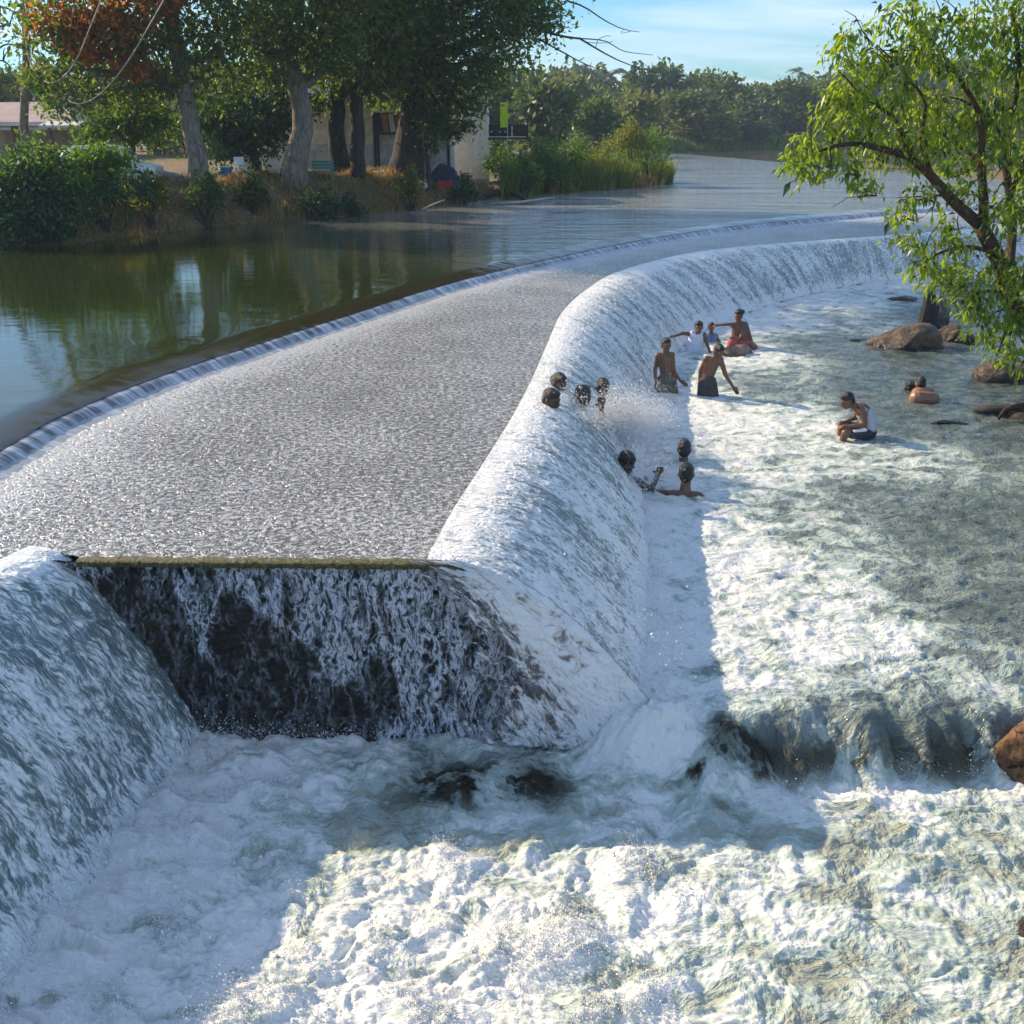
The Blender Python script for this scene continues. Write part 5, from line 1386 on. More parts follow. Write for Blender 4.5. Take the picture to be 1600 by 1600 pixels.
def rock(label, px, py, z, w, h, d, mat, seed, name='rock', fold=.16, rz=0.0, group=None):
    p = at(px, py, z)
    rg = np.random.default_rng(seed); N_ = unit(rg.normal(size=(22, 3))); D_ = rg.uniform(.70, 1.0, 22)
    bm = bmesh.new(); bmesh.ops.create_icosphere(bm, subdivisions=5, radius=1.0)
    for v in bm.verts:
        c = np.array(v.co); q = N_ @ c; k = np.min(np.where(q > .05, D_ / np.maximum(q, .05), 9.0)); k = min(k, 1.05)
        cc = Vector(c)
        k = k * (1 - fold * .0) + fold * (.55 * mnoise.fractal(cc * 2.0 + Vector((seed, 0, 0)), 1.0, 2.0, 4) + .10 * mnoise.noise(cc * 11))
        v.co = Vector((c[0] * k * w / 2, c[1] * k * d / 2, max(c[2] * k, -.35) * h))
    o = bm_obj(name, bm, mat, None, smooth=True); o.location = (p[0], p[1], z - .02); tag(o, label, 'rock')
    o.rotation_euler = (0, 0, rz); o['category'] = 'rock'
    if group: o['group'] = group
    return o
rock('big brown rock carrying the black stump in the pool', 1415, 540, 0, 1.9, .62, 1.5, M_ROCK, 21, 'boulder', .14)
rock('brown boulder lower right of the stump rock', 1482, 530, 0, .9, .42, .8, M_ROCK, 22)
rock('small dark rock half under the hanging leaves', 1505, 535, 0, .6, .34, .5, M_ROCKD, 23)
rock('grey rounded stone behind the black stump', 1467, 500, 0.1, .62, .7, .5, M_ROCKG, 24, fold=.05)
rock('flat rock ledge awash behind the stump', 1412, 468, 0, 1.2, .16, .7, M_ROCK, 25)
rock('low dark stone right of the flat ledge', 1495, 472, 0, 1.0, .12, .6, M_ROCKD, 26)
rock('sharp dark rock on the right bank under the leaves', 1565, 592, 0, 1.35, .42, .9, M_ROCK, 27, fold=.2)
rock('dark rock at the right edge beneath the trunk', 1620, 590, 0, 1.3, .6, 1.0, M_ROCKD, 28)
rock('thin dark stone breaking the surface left of the roots', 1482, 662, -.02, .75, .10, .3, M_ROCKD, 29)
rock('small wet stone right beside the stump rock', 1342, 533, -.03, .6, .10, .35, M_ROCKD, 30)
rock('orange lichened boulder on the ledge at the right edge', 1605, 1185, -.45, .66, .52, .55, M_ROCKO, 31, 'boulder', .13)
rock('dark wet rock under the orange boulder', 1605, 1205, -.62, .6, .40, .45, M_ROCKD, 32)
rock('reddish rock at the lower right picture edge', 1622, 1455, -.6, .30, .14, .3, M_ROCK, 33)
rock('dark rock below the reddish one at the picture edge', 1632, 1490, -.62, .3, .14, .3, M_ROCKD, 34)
rock('mossy rock in the ledge where the foam pours over', 1215, 1195, -.62, .34, .36, .34, M_ROCKD, 35)
rock('smooth tan boulder awash in front of the woman in red', 1147, 553, -.02, 1.05, .26, .6, M_ROCKT, 36, 'boulder', .05)
rock('tangled root stump at the right edge of the pool', 1590, 655, -.05, .9, .26, .6, M_ROCK, 37, fold=.3)
driftwood('long dark log lying in the pool at the right edge', [at(1522, 640, .05), at(1560, 640, .12), at(1640, 640, .16)], .10, M_DKWOOD)
driftwood('pale twisted root over the dark log', [at(1560, 655, .02), at(1572, 640, .22), at(1600, 632, .26), at(1640, 640, .1)], .05, M_BARKR)
def stump():
    p = at(1449, 512, .18); r = empty('tree_stump', p); tag(r, 'charred black tree stump standing on the big brown rock', 'stump')
    bm = bmesh.new(); n, m = 28, 18; rows = []
    H = 1.15
    for j in range(m):
        f = j / (m - 1); row = []
        for i in range(n):
            a = 2 * math.pi * i / n
            rad = .31 - .13 * f ** .7 + .05 * math.sin(a * 5 + 1) * (1 - f) + .03 * math.sin(a * 9) + .16 * max(0, 1 - f * 5)
            cut = 1.0 - (.34 if math.cos(a) > .15 else 0.0)
            z = H * min(f, cut) - .15
            row.append(bm.verts.new((math.cos(a) * rad + .02 * f, math.sin(a) * rad * .8, z)))
        rows.append(row)
    for j in range(m - 1):
        for i in range(n): bm.faces.new((rows[j][i], rows[j][(i + 1) % n], rows[j + 1][(i + 1) % n], rows[j + 1][i]))
    bm.faces.new(rows[-1])
    bm_obj('burnt_trunk', bm, plain('charred_wood', (.012, .011, .014), .7, .5, 6, .6), r, True)
    for i, (x, y) in enumerate(((-.42, -.1), (.36, -.2), (-.1, -.42))):
        bm = bmesh.new(); add_tube(bm, [Vector((x * .4, y * .4, .12)), Vector((x * .8, y * .8, -.02)), Vector((x * 1.2, y * 1.2, -.16))], [.09, .07, .03], 8); bm_obj('root', bm, M_DKWOOD, r, True)
stump()

# ------------------------------------------------------------------ people in the water
def mat_skin(name, a):
    t = NT(name); v = t.coord(); n = t.noise(v, 9, 4, .6)
    return t.done(t.bsdf(t.mix(n, tuple(x * .75 for x in a), tuple(x * 1.2 for x in a)), .38, t.bump(t.noise(v, 60, 3, .6), .15, .01), Subsurface_Weight=.06, Subsurface_Radius=(.02, .008, .004)))
SKIN = mat_skin('brown_skin', (.16, .075, .042)); SKIN_D = mat_skin('dark_brown_skin', (.075, .036, .022)); SKIN_L = mat_skin('light_brown_skin', (.30, .15, .095))
M_HAIR = plain('black_wet_hair', (.010, .008, .007), .32, .4, 30, .6)
M_EYE = plain('dark_eye', (.015, .01, .01), .2, .1, 10, 0)
M_OLIVE = plain('wet_olive_cloth', (.11, .095, .07), .75, .2, 8, .4)
M_CHAR = plain('wet_charcoal_cloth', (.055, .048, .045), .75, .2, 8, .4)
M_LAV = plain('white_vest_cloth', (.66, .68, .80), .8, .08, 8, .4)
M_BLUEC = plain('blue_vest_cloth', (.12, .22, .42), .8, .15, 8, .4)
M_REDC = plain('red_wet_cloth', (.40, .09, .075), .7, .25, 6, .5)
M_BROWNC = plain('brown_wet_cloth', (.12, .07, .06), .7, .25, 6, .5)
M_VEST = plain('pale_grey_vest_cloth', (.42, .45, .52), .8, .1, 8, .4)
M_NAVYC = plain('navy_shorts_cloth', (.03, .034, .055), .8, .2, 8, .4)

def fuse(name, caps, ells, mat, parent, voxel=.012, smooth=6):
    """one continuous surface grown over tapered limbs and rounded masses"""
    bm = bmesh.new()
    for a, b, r0, r1 in caps:
        a, b = Vector(a), Vector(b); L = (b - a).length
        if L < 1e-5: continue
        n = max(2, int(L / .03)); t = (b - a) / L
        pts = [a - t * r0 * .9, a - t * r0 * .55] + [a.lerp(b, i / n) for i in range(n + 1)] + [b + t * r1 * .55, b + t * r1 * .9]
        rr = [r0 * .38, r0 * .83] + [r0 + (r1 - r0) * i / n for i in range(n + 1)] + [r1 * .83, r1 * .38]
        add_tube(bm, pts, rr, 12)
    for c, r, rot in ells: add_ell(bm, c, r, rot)
    me = bpy.data.meshes.new(name); bm.to_mesh(me); bm.free()
    tmp = bpy.data.objects.new('tmp', me); COL.objects.link(tmp)
    m = tmp.modifiers.new('r', 'REMESH'); m.mode = 'VOXEL'; m.voxel_size = voxel; m.use_smooth_shade = True
    s = tmp.modifiers.new('s', 'SMOOTH'); s.iterations = smooth; s.factor = .5
    dg = bpy.context.evaluated_depsgraph_get()
    me2 = bpy.data.meshes.new_from_object(tmp.evaluated_get(dg))
    bpy.data.objects.remove(tmp); bpy.data.meshes.remove(me)
    me2.name = name; me2.materials.clear(); me2.materials.append(mat)
    o = bpy.data.objects.new(name, me2); COL.objects.link(o); o.parent = parent
    return o
def euler(yaw=0, pitch=0, roll=0):
    """yaw about z, pitch nods forward (face -y), roll tilts"""
    return Matrix.Rotation(yaw, 3, 'Z') @ Matrix.Rotation(pitch, 3, 'X') @ Matrix.Rotation(roll, 3, 'Y')
def head_ells(c, s, rot):
    """face looks along local -y"""
    c = Vector(c)
    q = lambda x, y, z: c + rot @ (Vector((x, y, z)) * s)
    E = [(q(0, .012, .03), (.076 * s, .094 * s, .085 * s), rot), (q(0, -.012, -.035), (.062 * s, .075 * s, .085 * s), rot), (q(0, -.05, -.088), (.034 * s, .03 * s, .028 * s), rot),
         (q(0, -.093, -.022), (.014 * s, .02 * s, .026 * s), rot), (q(0, -.082, -.062), (.027 * s, .014 * s, .012 * s), rot), (q(0, -.074, .018), (.055 * s, .02 * s, .016 * s), rot)]
    for sx in (-1, 1): E.append((q(sx * .077, .012, -.01), (.014 * s, .024 * s, .034 * s), rot))
    return E
def add_head_parts(root, c, s, rot, hair='short', hairmat=None):
    c = Vector(c); q = lambda x, y, z: c + rot @ (Vector((x, y, z)) * s)
    E = [(q(0, .022, .045), (.084 * s, .097 * s, .084 * s), rot), (q(0, .055, -.01), (.076 * s, .062 * s, .078 * s), rot), (q(0, -.03, .083), (.06 * s, .055 * s, .04 * s), rot)]
    if hair == 'long': E += [(q(.03, .085, -.05), (.07 * s, .05 * s, .10 * s), rot), (q(0, .10, .0), (.07 * s, .055 * s, .06 * s), rot)]
    if hair == 'bun': E += [(q(.055, .07, .06), (.05 * s, .05 * s, .05 * s), rot), (q(0, .08, -.03), (.07 * s, .05 * s, .07 * s), rot)]
    fuse('hair', [], E, hairmat or M_HAIR, root, .010 * s, 2)
    for sx in (-1, 1):
        bm = bmesh.new(); add_ell(bm, q(sx * .031, -.079, .0), (.013 * s, .008 * s, .008 * s), rot, 8, 6); bm_obj('eye', bm, M_EYE, root, True)
def hand_caps(w, d, n, s, curl=.3):
    """palm + four unequal fingers + thumb; d points along the hand, n is the palm side"""
    w, d, n = Vector(w), Vector(d).normalized(), Vector(n)
    n = (n - d * n.dot(d)).normalized(); b = d.cross(n)
    caps = [(w, w + d * .075 * s, .024 * s, .034 * s)]
    for i, L in enumerate((.062, .072, .068, .052)):
        o = w + d * .075 * s + b * (i - 1.5) * .021 * s
        k = o + (d + b * (i - 1.5) * .07).normalized() * L * .55 * s
        caps.append((o - d * .02 * s, k, .0105 * s, .0095 * s)); caps.append((k, k + (d + n * curl * 2).normalized() * L * .55 * s, .0095 * s, .0075 * s))
    o = w + d * .022 * s - b * .028 * s; k = o + (d * .6 - b * .8 + n * .2).normalized() * .04 * s
    caps += [(o, k, .013 * s, .011 * s), (k, k + (d * .9 - b * .25 + n * .3).normalized() * .032 * s, .011 * s, .008 * s)]
    return caps
PS = 1.28     # a metre of these bathers on the scale of the place

def px_frame(ox, oy, z):
    """local metres from photo offsets around a foot point on level z"""
    p = at(ox, oy, z); s = 1600 / (p[1] * CP + (CAM_H - z) * SP)
    return p, (lambda x, y, d=0.0: Vector(((x - ox) / s, d, (oy - y) / s / .965)))
def person(label, ox, oy, z):
    p, L = px_frame(ox, oy, z); r = empty('person', p); tag(r, label, 'person', None); return r, L
s = PS
# --- boy standing, arms a little out
r, L = person('bare-chested boy in olive shorts standing knee-deep beside the fall', 1041, 612, 0.0)
hd = L(1037, 541, -.02); rot = euler(.15, .08, 0)
ls, rs_, hipl, hipr = L(1025, 557, 0), L(1047, 556, .02), L(1034, 592), L(1048, 592)
caps = [(L(1037, 556), hd, .062 * s, .052 * s), (ls, rs_, .055 * s, .055 * s), (L(1036, 562), L(1039, 585), .098 * s, .082 * s), (L(1031, 562), L(1036, 585), .07 * s, .06 * s), (L(1042, 562), L(1043, 585), .07 * s, .06 * s), (L(1040, 585), L(1041, 596), .095 * s, .10 * s),
        (ls, L(1022, 580, .04), .044 * s, .036 * s), (L(1022, 580, .04), L(1024, 597, -.06), .035 * s, .024 * s),
        (rs_, L(1052, 582, .05), .044 * s, .036 * s), (L(1052, 582, .05), L(1061, 594, -.08), .035 * s, .024 * s),
        (hipl, L(1034, 640, .02), .085 * s, .055 * s), (hipr, L(1052, 640, -.02), .085 * s, .055 * s), (L(1034, 640, .02), L(1034, 668, .02), .05 * s, .04 * s), (L(1052, 640, -.02), L(1052, 668, -.02), .05 * s, .04 * s)]
caps += hand_caps(L(1024, 597, -.06), (.02, -.1, -1), (.7, -.5, 0), s) + hand_caps(L(1061, 594, -.08), (.75, -.3, -.45), (-.3, -.8, -.4), s, .15)
fuse('body', caps, head_ells(hd, s, rot), SKIN, r); add_head_parts(r, hd, s, rot)
fuse('shorts', [(L(1040, 587), L(1041, 597), .112 * s, .118 * s), (L(1035, 594), L(1036, 618, .02), .098 * s, .108 * s), (L(1047, 594), L(1051, 618, -.02), .098 * s, .112 * s), (L(1041, 597), L(1043, 614), .10 * s, .11 * s)], [], M_OLIVE, r, .014)
# --- boy leaning, reaching to the water
r, L = person('bare-chested boy in charcoal shorts leaning with one arm stretched to the water', 1108, 616, 0.0)
hd = L(1117, 549, -.12); rot = euler(.35, .45, -.1)
ls, rs_ = L(1100, 562, 0), L(1121, 562, -.06)
caps = [(L(1111, 562, -.02), L(1115, 553, -.08), .062 * s, .055 * s), (ls, rs_, .06 * s, .055 * s), (L(1108, 566), L(1105, 588, .04), .105 * s, .088 * s), (L(1103, 566), L(1101, 588, .04), .07 * s, .065 * s), (L(1114, 566, -.03), L(1109, 588, .03), .075 * s, .06 * s), (L(1104, 588, .04), L(1103, 598, .05), .10 * s, .105 * s),
        (ls, L(1093, 582, .08), .046 * s, .038 * s), (L(1093, 582, .08), L(1092, 600, .02), .036 * s, .025 * s),
        (rs_, L(1130, 585, -.10), .046 * s, .038 * s), (L(1130, 585, -.10), L(1142, 602, -.16), .036 * s, .024 * s),
        (L(1099, 596, .05), L(1098, 640, 0), .088 * s, .055 * s), (L(1110, 596, .05), L(1114, 640, -.05), .088 * s, .055 * s), (L(1098, 640), L(1098, 668, .02), .05 * s, .04 * s), (L(1114, 640, -.05), L(1114, 668, -.02), .05 * s, .04 * s)]
caps += hand_caps(L(1142, 602, -.16), (.6, -.3, -.75), (-.5, -.5, 0), s, .2) + hand_caps(L(1092, 600, .02), (.1, -.1, -1), (.6, -.4, 0), s)
fuse('body', caps, head_ells(hd, s, rot), SKIN, r); add_head_parts(r, hd, s, rot)
fuse('shorts', [(L(1104, 592, .04), L(1104, 600, .05), .115 * s, .118 * s), (L(1099, 597, .05), L(1099, 622, .02), .098 * s, .108 * s), (L(1110, 597, .05), L(1114, 622, -.03), .098 * s, .108 * s), (L(1104, 600, .04), L(1106, 616, .02), .10 * s, .105 * s)], [], M_CHAR, r, .014)
# --- person in white vest, left arm thrown out
r, L = person('bather in a white vest pointing one arm to the left', 1084, 547, 0.0)
hd = L(1089, 512, -.05); rot = euler(-.3, .1, 0)
ls, rs_ = L(1077, 523, .02), L(1098, 523, -.03)
caps = [(L(1087, 523), hd, .06 * s, .05 * s), (ls, rs_, .055 * s, .055 * s), (L(1087, 528), L(1084, 547), .105 * s, .10 * s), (L(1082, 528), L(1081, 560), .08 * s, .09 * s), (L(1092, 528), L(1090, 560), .08 * s, .09 * s),
        (ls, L(1065, 521, -.05), .044 * s, .037 * s), (L(1065, 521, -.05), L(1053, 524, -.12), .036 * s, .025 * s), (rs_, L(1102, 535, -.12), .044 * s, .038 * s), (L(1102, 535, -.12), L(1108, 549, -.22), .036 * s, .025 * s),
        (L(1081, 558), L(1080, 585, -.1), .08 * s, .05 * s), (L(1089, 558), L(1091, 585, -.1), .08 * s, .05 * s)]
caps += hand_caps(L(1053, 524, -.12), (-1, -.2, -.15), (0, -.3, -.9), s, .3)
fuse('body', caps, head_ells(hd, s, rot), SKIN, r); add_head_parts(r, hd, s, rot)
fuse('vest', [(L(1083, 527), L(1080, 549), .105 * s, .118 * s), (L(1091, 527), L(1089, 549), .105 * s, .118 * s), (L(1080, 522, 0), L(1082, 530), .062 * s, .09 * s), (L(1094, 522, -.02), L(1092, 530), .062 * s, .09 * s), (L(1087, 529, -.02), L(1085, 549, -.02), .105 * s, .12 * s)], [], M_LAV, r, .014)
# --- child in blue
r, L = person('small child in a blue vest between the white vest and the woman in red', 1112, 533, 0.0)
hd = L(1110, 512, 0); rot = euler(.1, .1, 0); c_ = s * .86
caps = [(L(1110, 523), hd, .052 * c_, .046 * c_), (L(1103, 524), L(1118, 524), .05 * c_, .05 * c_), (L(1107, 528), L(1107, 545), .085 * c_, .085 * c_), (L(1114, 528), L(1114, 545), .085 * c_, .085 * c_), (L(1118, 525), L(1124, 534, -.1), .04 * c_, .034 * c_), (L(1103, 525), L(1099, 536, -.1), .04 * c_, .034 * c_), (L(1107, 545), L(1106, 562, -.05), .07 * c_, .05 * c_), (L(1114, 545), L(1116, 562, -.05), .07 * c_, .05 * c_)]
caps += hand_caps(L(1124, 534, -.1), (-.4, -.4, -.6), (-.5, -.5, 0), c_)
fuse('body', caps, head_ells(hd, c_, rot), SKIN, r); add_head_parts(r, hd, c_, rot)
fuse('vest', [(L(1106, 526), L(1106, 540), .092 * c_, .10 * c_), (L(1115, 526), L(1115, 540), .092 * c_, .10 * c_)], [], M_BLUEC, r, .014)
# --- woman in red cloth sitting, hand on the child
r, L = person('woman in wet red and brown cloth sitting with a hand on the child', 1155, 541, 0.0)
hd = L(1149, 494, -.08); rot = euler(-.55, .2, .05)
ls, rs_ = L(1146, 508, -.02), L(1160, 508, .06)
caps = [(L(1152, 507), hd, .06 * s, .052 * s), (ls, rs_, .06 * s, .06 * s), (L(1154, 513), L(1158, 538), .115 * s, .13 * s), (L(1148, 513), L(1152, 538), .09 * s, .12 * s), (L(1160, 513, .04), L(1165, 538, .04), .09 * s, .12 * s),
        (ls, L(1133, 507, -.08), .042 * s, .036 * s), (L(1133, 507, -.08), L(1121, 508, -.1), .034 * s, .025 * s), (rs_, L(1154, 524, -.24), .044 * s, .04 * s), (L(1154, 524, -.24), L(1143, 533, -.34), .036 * s, .026 * s),
        (L(1155, 538, 0), L(1140, 530, -.3), .11 * s, .085 * s), (L(1140, 530, -.3), L(1136, 556, -.34), .08 * s, .06 * s), (L(1163, 538), L(1172, 540, -.25), .11 * s, .085 * s), (L(1172, 540, -.25), L(1170, 560, -.3), .08 * s, .06 * s)]
caps += hand_caps(L(1121, 508, -.1), (-1, 0, -.1), (0, -.2, -1), s, .4) + hand_caps(L(1143, 533, -.34), (-1, -.3, -.1), (0, -.3, -1), s, .2)
fuse('body', caps, head_ells(hd, s, rot), SKIN, r); add_head_parts(r, hd, s, rot, 'bun')
fuse('blouse', [(L(1155, 512, .02), L(1158, 536, .04), .125 * s, .14 * s), (L(1149, 513), L(1152, 536), .09 * s, .12 * s), (L(1161, 510, .06), L(1168, 536, .06), .085 * s, .12 * s), (L(1147, 509, -.02), L(1141, 509, -.05), .06 * s, .05 * s)], [], M_BROWNC, r, .014)
fuse('skirt', [(L(1157, 538, .05), L(1140, 530, -.3), .135 * s, .105 * s), (L(1140, 530, -.3), L(1136, 552, -.34), .10 * s, .10 * s), (L(1160, 537, .02), L(1174, 541, -.22), .135 * s, .10 * s), (L(1155, 540, -.05), L(1166, 545, -.12), .16 * s, .13 * s), (L(1150, 540, -.25), L(1168, 545, -.25), .11 * s, .10 * s)], [], M_REDC, r, .014)

# --- heads in the falling water
_MC = MAIN_CO[::3, ::2].reshape(-1, 3)
_dep = _MC[:, 1] * CP + (CAM_H - _MC[:, 2]) * SP
_sx = 800 + 1600 * _MC[:, 0] / _dep; _sy = 800 - 1600 * (-(CAM_H - _MC[:, 2]) * CP + _MC[:, 1] * SP) / _dep
def fall_at(px, py):
    k = np.argmin((_sx - px) ** 2 + (_sy - py) ** 2); return Vector(_MC[k]), 1600 / _dep[k]
def swimmer(label, px, py, yaw, pitch, skin, hair='short', on_fall=True, z=0.0, arm=None, sc=s, sink=.0):
    """head and shoulders out of the water, the rest of the body under it"""
    if on_fall:
        p, k = fall_at(px, py); p = p + Vector((.02, -.02, .03))
    else:
        p = Vector(at(px, py, z)); k = 1600 / (p.y * CP + (CAM_H - p.z) * SP)
    p.z -= sink
    r = empty('person', p); tag(r, label, 'person')
    rot = euler(yaw, pitch, 0); q = lambda x, y, zz: Vector((0, 0, 0)) + Matrix.Rotation(yaw, 3, 'Z') @ (Vector((x, y, zz)) * sc)
    hd = q(0, -.02, .03)
    caps = [(hd, q(0, .02, -.15), .05 * sc, .06 * sc), (q(-.13, .03, -.20), q(.13, .03, -.20), .055 * sc, .055 * sc), (q(-.06, .04, -.24), q(-.05, .08, -.55), .095 * sc, .085 * sc), (q(.06, .04, -.24), q(.05, .08, -.55), .095 * sc, .085 * sc)]
    for sx in (-1, 1):
        if arm and arm[0] == sx:
            e, h = q(*arm[1]), q(*arm[2])
            caps += [(q(sx * .16, .03, -.20), e, .046 * sc, .038 * sc), (e, h, .037 * sc, .025 * sc)] + hand_caps(h, h - e, (0, -.6, -.4), sc, .3)
        else:
            e, h = q(sx * .24, -.02, -.42), q(sx * .2, -.22, -.5)
            caps += [(q(sx * .16, .03, -.20), e, .046 * sc, .038 * sc), (e, h, .037 * sc, .025 * sc)] + hand_caps(h, h - e, (0, 0, -1), sc, .3)
    fuse('body', caps, head_ells(hd, sc, rot), skin, r, .013); add_head_parts(r, hd, sc, rot, hair)
    return r
swimmer('uppermost head in the falling water, close to the crest', 870, 604, .6, .3, SKIN_D, 'long', sc=s * 1.08)
swimmer('leftmost head in the falling water, turned right', 858, 632, 1.0, .25, SKIN_D, sc=s * 1.12)
swimmer('largest dark head in the middle of the fall, hand raised in front', 908, 628, 2.6, .1, SKIN_D, arm=(-1, (-.26, .05, -.22), (-.28, .12, -.02)), sc=s * 1.25)
swimmer('head in the fall at the right, above the spray', 938, 612, .2, .35, SKIN_D, sc=s * 1.12)
swimmer('dark head bowed in the spray at the foot of the fall with arms crooked', 974, 730, .5, .5, SKIN_D, arm=(1, (.30, -.05, -.30), (.26, -.2, -.08)), sc=s * 1.2)
swimmer('wet head seen from behind in the foam, shoulders just awash', 1069, 706, 3.0, .0, SKIN, on_fall=False, z=.16, sc=s * 1.12)
swimmer('bather with bare shoulders out of the foam below the wet head', 1072, 745, 2.95, .05, SKIN, on_fall=False, z=.27, sc=s * 1.15, arm=(1, (.30, -.16, -.25), (.42, -.4, -.22)))
swimmer('dark-haired head low in the pool behind the rounded back', 1421, 608, .8, .2, SKIN_D, on_fall=False, z=.02, sc=s * .95, arm=(-1, (-.36, -.10, -.16), (-.62, -.12, -.24)))

# --- man sitting in profile
r, L = person('man in a pale grey vest sitting in the shallow water looking down', 1338, 682, 0.0)
hd = L(1316, 626, -.02); rot = euler(-1.45, .45, 0)
sh = L(1338, 637, -.04)
caps = [(L(1334, 638), L(1322, 630), .062 * s, .055 * s), (L(1336, 637, -.16), L(1340, 637, .16), .06 * s, .06 * s), (L(1341, 640), L(1354, 655), .11 * s, .115 * s), (L(1354, 655), L(1353, 674), .115 * s, .12 * s), (L(1346, 644, .08), L(1354, 670, .08), .08 * s, .09 * s), (L(1346, 644, -.08), L(1354, 670, -.08), .08 * s, .09 * s),
        (L(1337, 638, -.20), L(1342, 657, -.24), .05 * s, .04 * s), (L(1342, 657, -.24), L(1319, 662, -.18), .038 * s, .026 * s), (L(1339, 638, .20), L(1340, 657, .22), .05 * s, .04 * s), (L(1340, 657, .22), L(1319, 661, .05), .038 * s, .026 * s),
        (L(1352, 674, -.10), L(1314, 671, -.22), .085 * s, .062 * s), (L(1314, 671, -.22), L(1312, 689, -.15), .06 * s, .045 * s), (L(1352, 674, .10), L(1318, 670, .16), .085 * s, .062 * s), (L(1318, 670, .16), L(1316, 690, .12), .06 * s, .045 * s)]
caps += hand_caps(L(1319, 662, -.18), (-1, .2, -.1), (0, 0, -1), s, .4) + hand_caps(L(1319, 661, .05), (-1, -.2, -.1), (0, 0, -1), s, .4)
fuse('body', caps, head_ells(hd, s, rot), SKIN, r); add_head_parts(r, hd, s, rot)
fuse('vest', [(L(1344, 644), L(1354, 656), .115 * s, .128 * s), (L(1354, 656), L(1354, 668), .128 * s, .13 * s), (L(1348, 645, .08), L(1355, 666, .08), .085 * s, .10 * s), (L(1348, 645, -.08), L(1355, 666, -.08), .085 * s, .10 * s), (L(1339, 637, .10), L(1345, 645, .08), .05 * s, .08 * s), (L(1339, 637, -.10), L(1345, 645, -.08), .05 * s, .08 * s)], [], M_VEST, r, .014)
fuse('shorts', [(L(1354, 674), L(1351, 677), .14 * s, .13 * s), (L(1352, 674, -.10), L(1325, 672, -.2), .10 * s, .085 * s), (L(1352, 674, .10), L(1326, 671, .15), .10 * s, .085 * s)], [], M_NAVYC, r, .014)
fuse('stripe', [(L(1345, 668, -.19), L(1326, 668, -.26), .035 * s, .03 * s)], [], M_WPLAS, r, .012)
# --- bather bent over, rounded back out of the water
r, L = person('bather bent forward in the pool with a rounded bare back showing', 1443, 627, 0.0)
hd = L(1441, 604, .22); rot = euler(3.0, .3, 0)
caps = [(L(1432, 622, 0), L(1456, 623, 0), .13 * s, .12 * s), (L(1436, 618, .1), L(1452, 618, .1), .12 * s, .12 * s), (L(1444, 614, .12), hd, .08 * s, .06 * s), (L(1440, 640), L(1440, 660), .12 * s, .1 * s), (L(1450, 640), L(1450, 660), .12 * s, .1 * s),
        (L(1430, 622, .1), L(1424, 634, .2), .05 * s, .04 * s), (L(1459, 624, .1), L(1464, 634, .2), .05 * s, .04 * s)]
caps += hand_caps(L(1424, 634, .2), (-.3, .3, -.8), (0, 1, 0), s) + hand_caps(L(1464, 634, .2), (.3, .3, -.8), (0, 1, 0), s)
fuse('body', caps, head_ells(hd, s, rot), SKIN_L, r); add_head_parts(r, hd, s, rot)

# ------------------------------------------------------------------ flying drops and spray
def drops(name, pts, size, mat):
    n = len(pts)
    t = np.array([[1, 0, -.5], [-.5, .87, -.5], [-.5, -.87, -.5], [0, 0, 1.1]])
    sz = (size * RNG.lognormal(0, .5, n))[:, None, None]
    st = np.array([1, 1, 1.0]) * RNG.uniform(.7, 1.5, (n, 1, 3))
    a = RNG.uniform(0, 6.28, n); ca, sa = np.cos(a), np.sin(a)
    Rm = np.stack([np.stack([ca, -sa, 0 * a], -1), np.stack([sa, ca, 0 * a], -1), np.stack([0 * a, 0 * a, 1 + 0 * a], -1)], 1)
    co = np.einsum('nij,kj->nki', Rm, t) * sz * st + pts[:, None]
    f = np.arange(n)[:, None] * 4
    faces = np.concatenate([f + np.array([[0, 2, 1]]), f + np.array([[0, 1, 3]]), f + np.array([[1, 2, 3]]), f + np.array([[2, 0, 3]])])
    o = np_mesh(name, co.reshape(-1, 3), faces, mat, smooth=True); tag(o, kind='stuff'); return o
t = NT('water_drops'); M_DROP = t.done(t.bsdf((.86, .88, .90), .25))
P = []
def burst(c, n, spread, up, along=(0, 0, 0)):
    d = RNG.normal(size=(n, 3)) * np.array(spread); d[:, 2] = np.abs(RNG.normal(size=n)) ** 1.3 * up
    P.append(np.array(c) + d + np.outer(RNG.random(n), along))
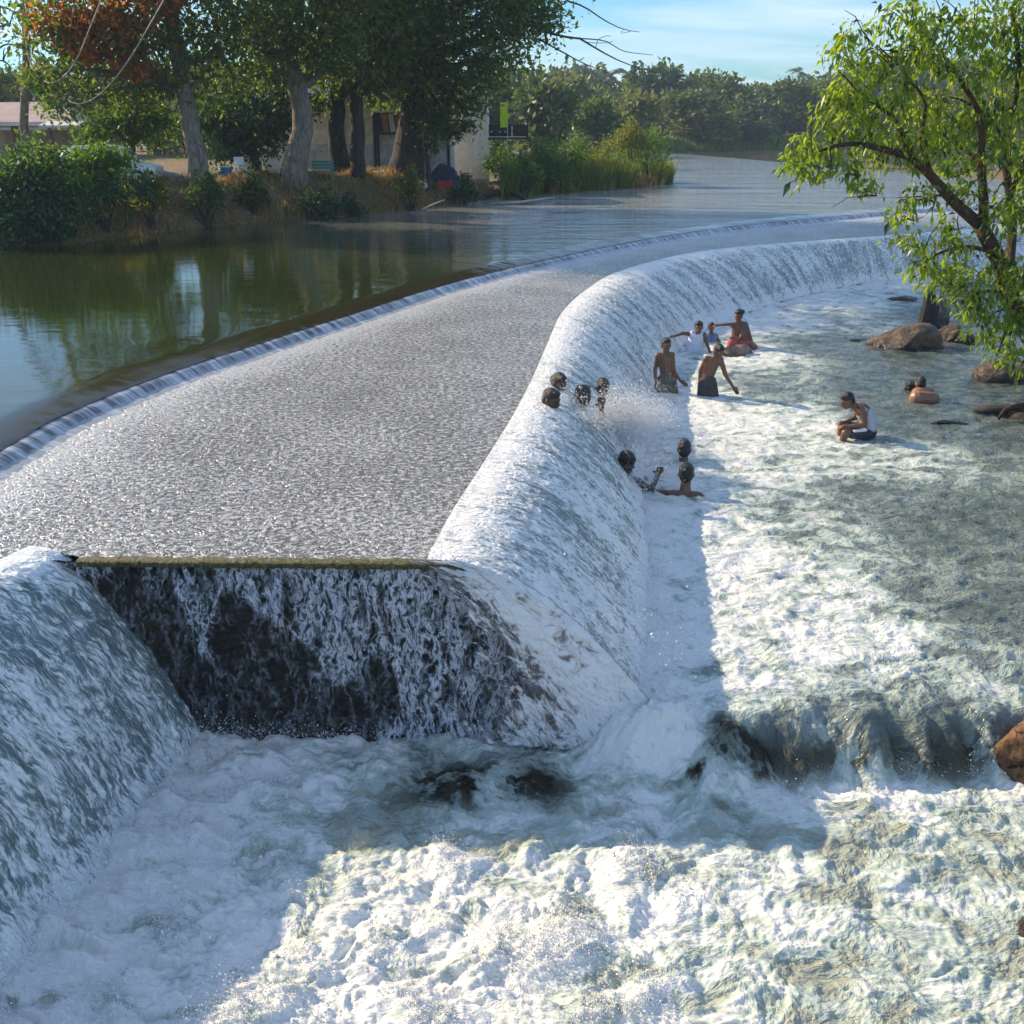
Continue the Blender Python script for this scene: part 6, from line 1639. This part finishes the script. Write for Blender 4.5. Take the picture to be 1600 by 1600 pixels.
# along the foot of the main fall
bb, _ = resample(BASE, 1400)
k = RNG.choice(len(bb), 5200, p=(lambda w: w / w.sum())(1.0 / (bb[:, 1] ** 1.2)))
q = bb[k] + RNG.normal(size=(len(k), 2)) * .12
P.append(np.column_stack([q, np.interp(bb[k][:, 1], [8.8, 10.5], [-.5, 0]) + np.abs(RNG.normal(size=len(k))) * .14]))
k = RNG.choice(l_n, 4200)
P.append(np.column_stack([LB_N[k] + RNG.normal(size=(4200, 2)) * .16 + np.array([.1, 0]), Z_LOW + np.abs(RNG.normal(size=4200)) * .15]))
# where the bathers break the sheet
for (px, py), n, sp in (((925, 655), 1500, .18), ((955, 655), 7000, .24), ((970, 680), 6000, .24), ((980, 655), 6000, .24), ((1000, 655), 4000, .26), ((940, 640), 3500, .16), ((985, 740), 1400, .2), ((900, 645), 500, .12), ((866, 615), 300, .09)):
    c, _ = fall_at(px, py); burst((c.x + .1, c.y - .1, c.z), n, (sp, sp, sp * .5), sp * .9, (.25, -.15, -.1))
# corner and landing of the ledge, crest of the near waves
c = at(960, 1120, -.5); burst(c, 4200, (.35, .2, .1), .42)
c = at(900, 1150, -.55); burst(c, 2200, (.4, .12, .1), .22)
for px in range(1220, 1600, 12):
    burst(at(px, 1208, -.6), 22, (.07, .05, .02), .05)
for px in range(340, 900, 14): burst(at(px, 1146, -.6), 60, (.09, .05, .03), .07)
m = (PL_F > .82) & (PL_X > -4) & (PL_X < 3.4) & (PL_Y < 8.6) & (PL_BIG > np.quantile(PL_BIG, .70))
ii = RNG.choice(np.flatnonzero(m.ravel()), 22000)
P.append(np.column_stack([PL_X.ravel()[ii], PL_Y.ravel()[ii], PL_Z.ravel()[ii] + np.abs(RNG.normal(size=22000)) ** 1.5 * .04]))
P = np.concatenate(P)
P = np.concatenate([P, P + RNG.normal(size=P.shape) * .05])
sp = drops('spray', P, 0.0036, M_DROP)
tag(sp, 'white flying drops above the foot of the falls', 'spray')

# ------------------------------------------------------------------ haze over the whole valley
bm = bmesh.new(); add_box(bm, (0, 260, 29.0), (1420, 960, 64.0))
t = NT('valley_haze')
pv = t.node('ShaderNodeVolumePrincipled'); pv.inputs['Color'].default_value = (.62, .82, 1.0, 1); pv.inputs['Density'].default_value = 0.0005; pv.inputs['Anisotropy'].default_value = 0.0
t.l.new(pv.outputs[0], t.out.inputs['Volume'])
hz = bm_obj('haze', bm, t.m); tag(hz, kind='stuff')
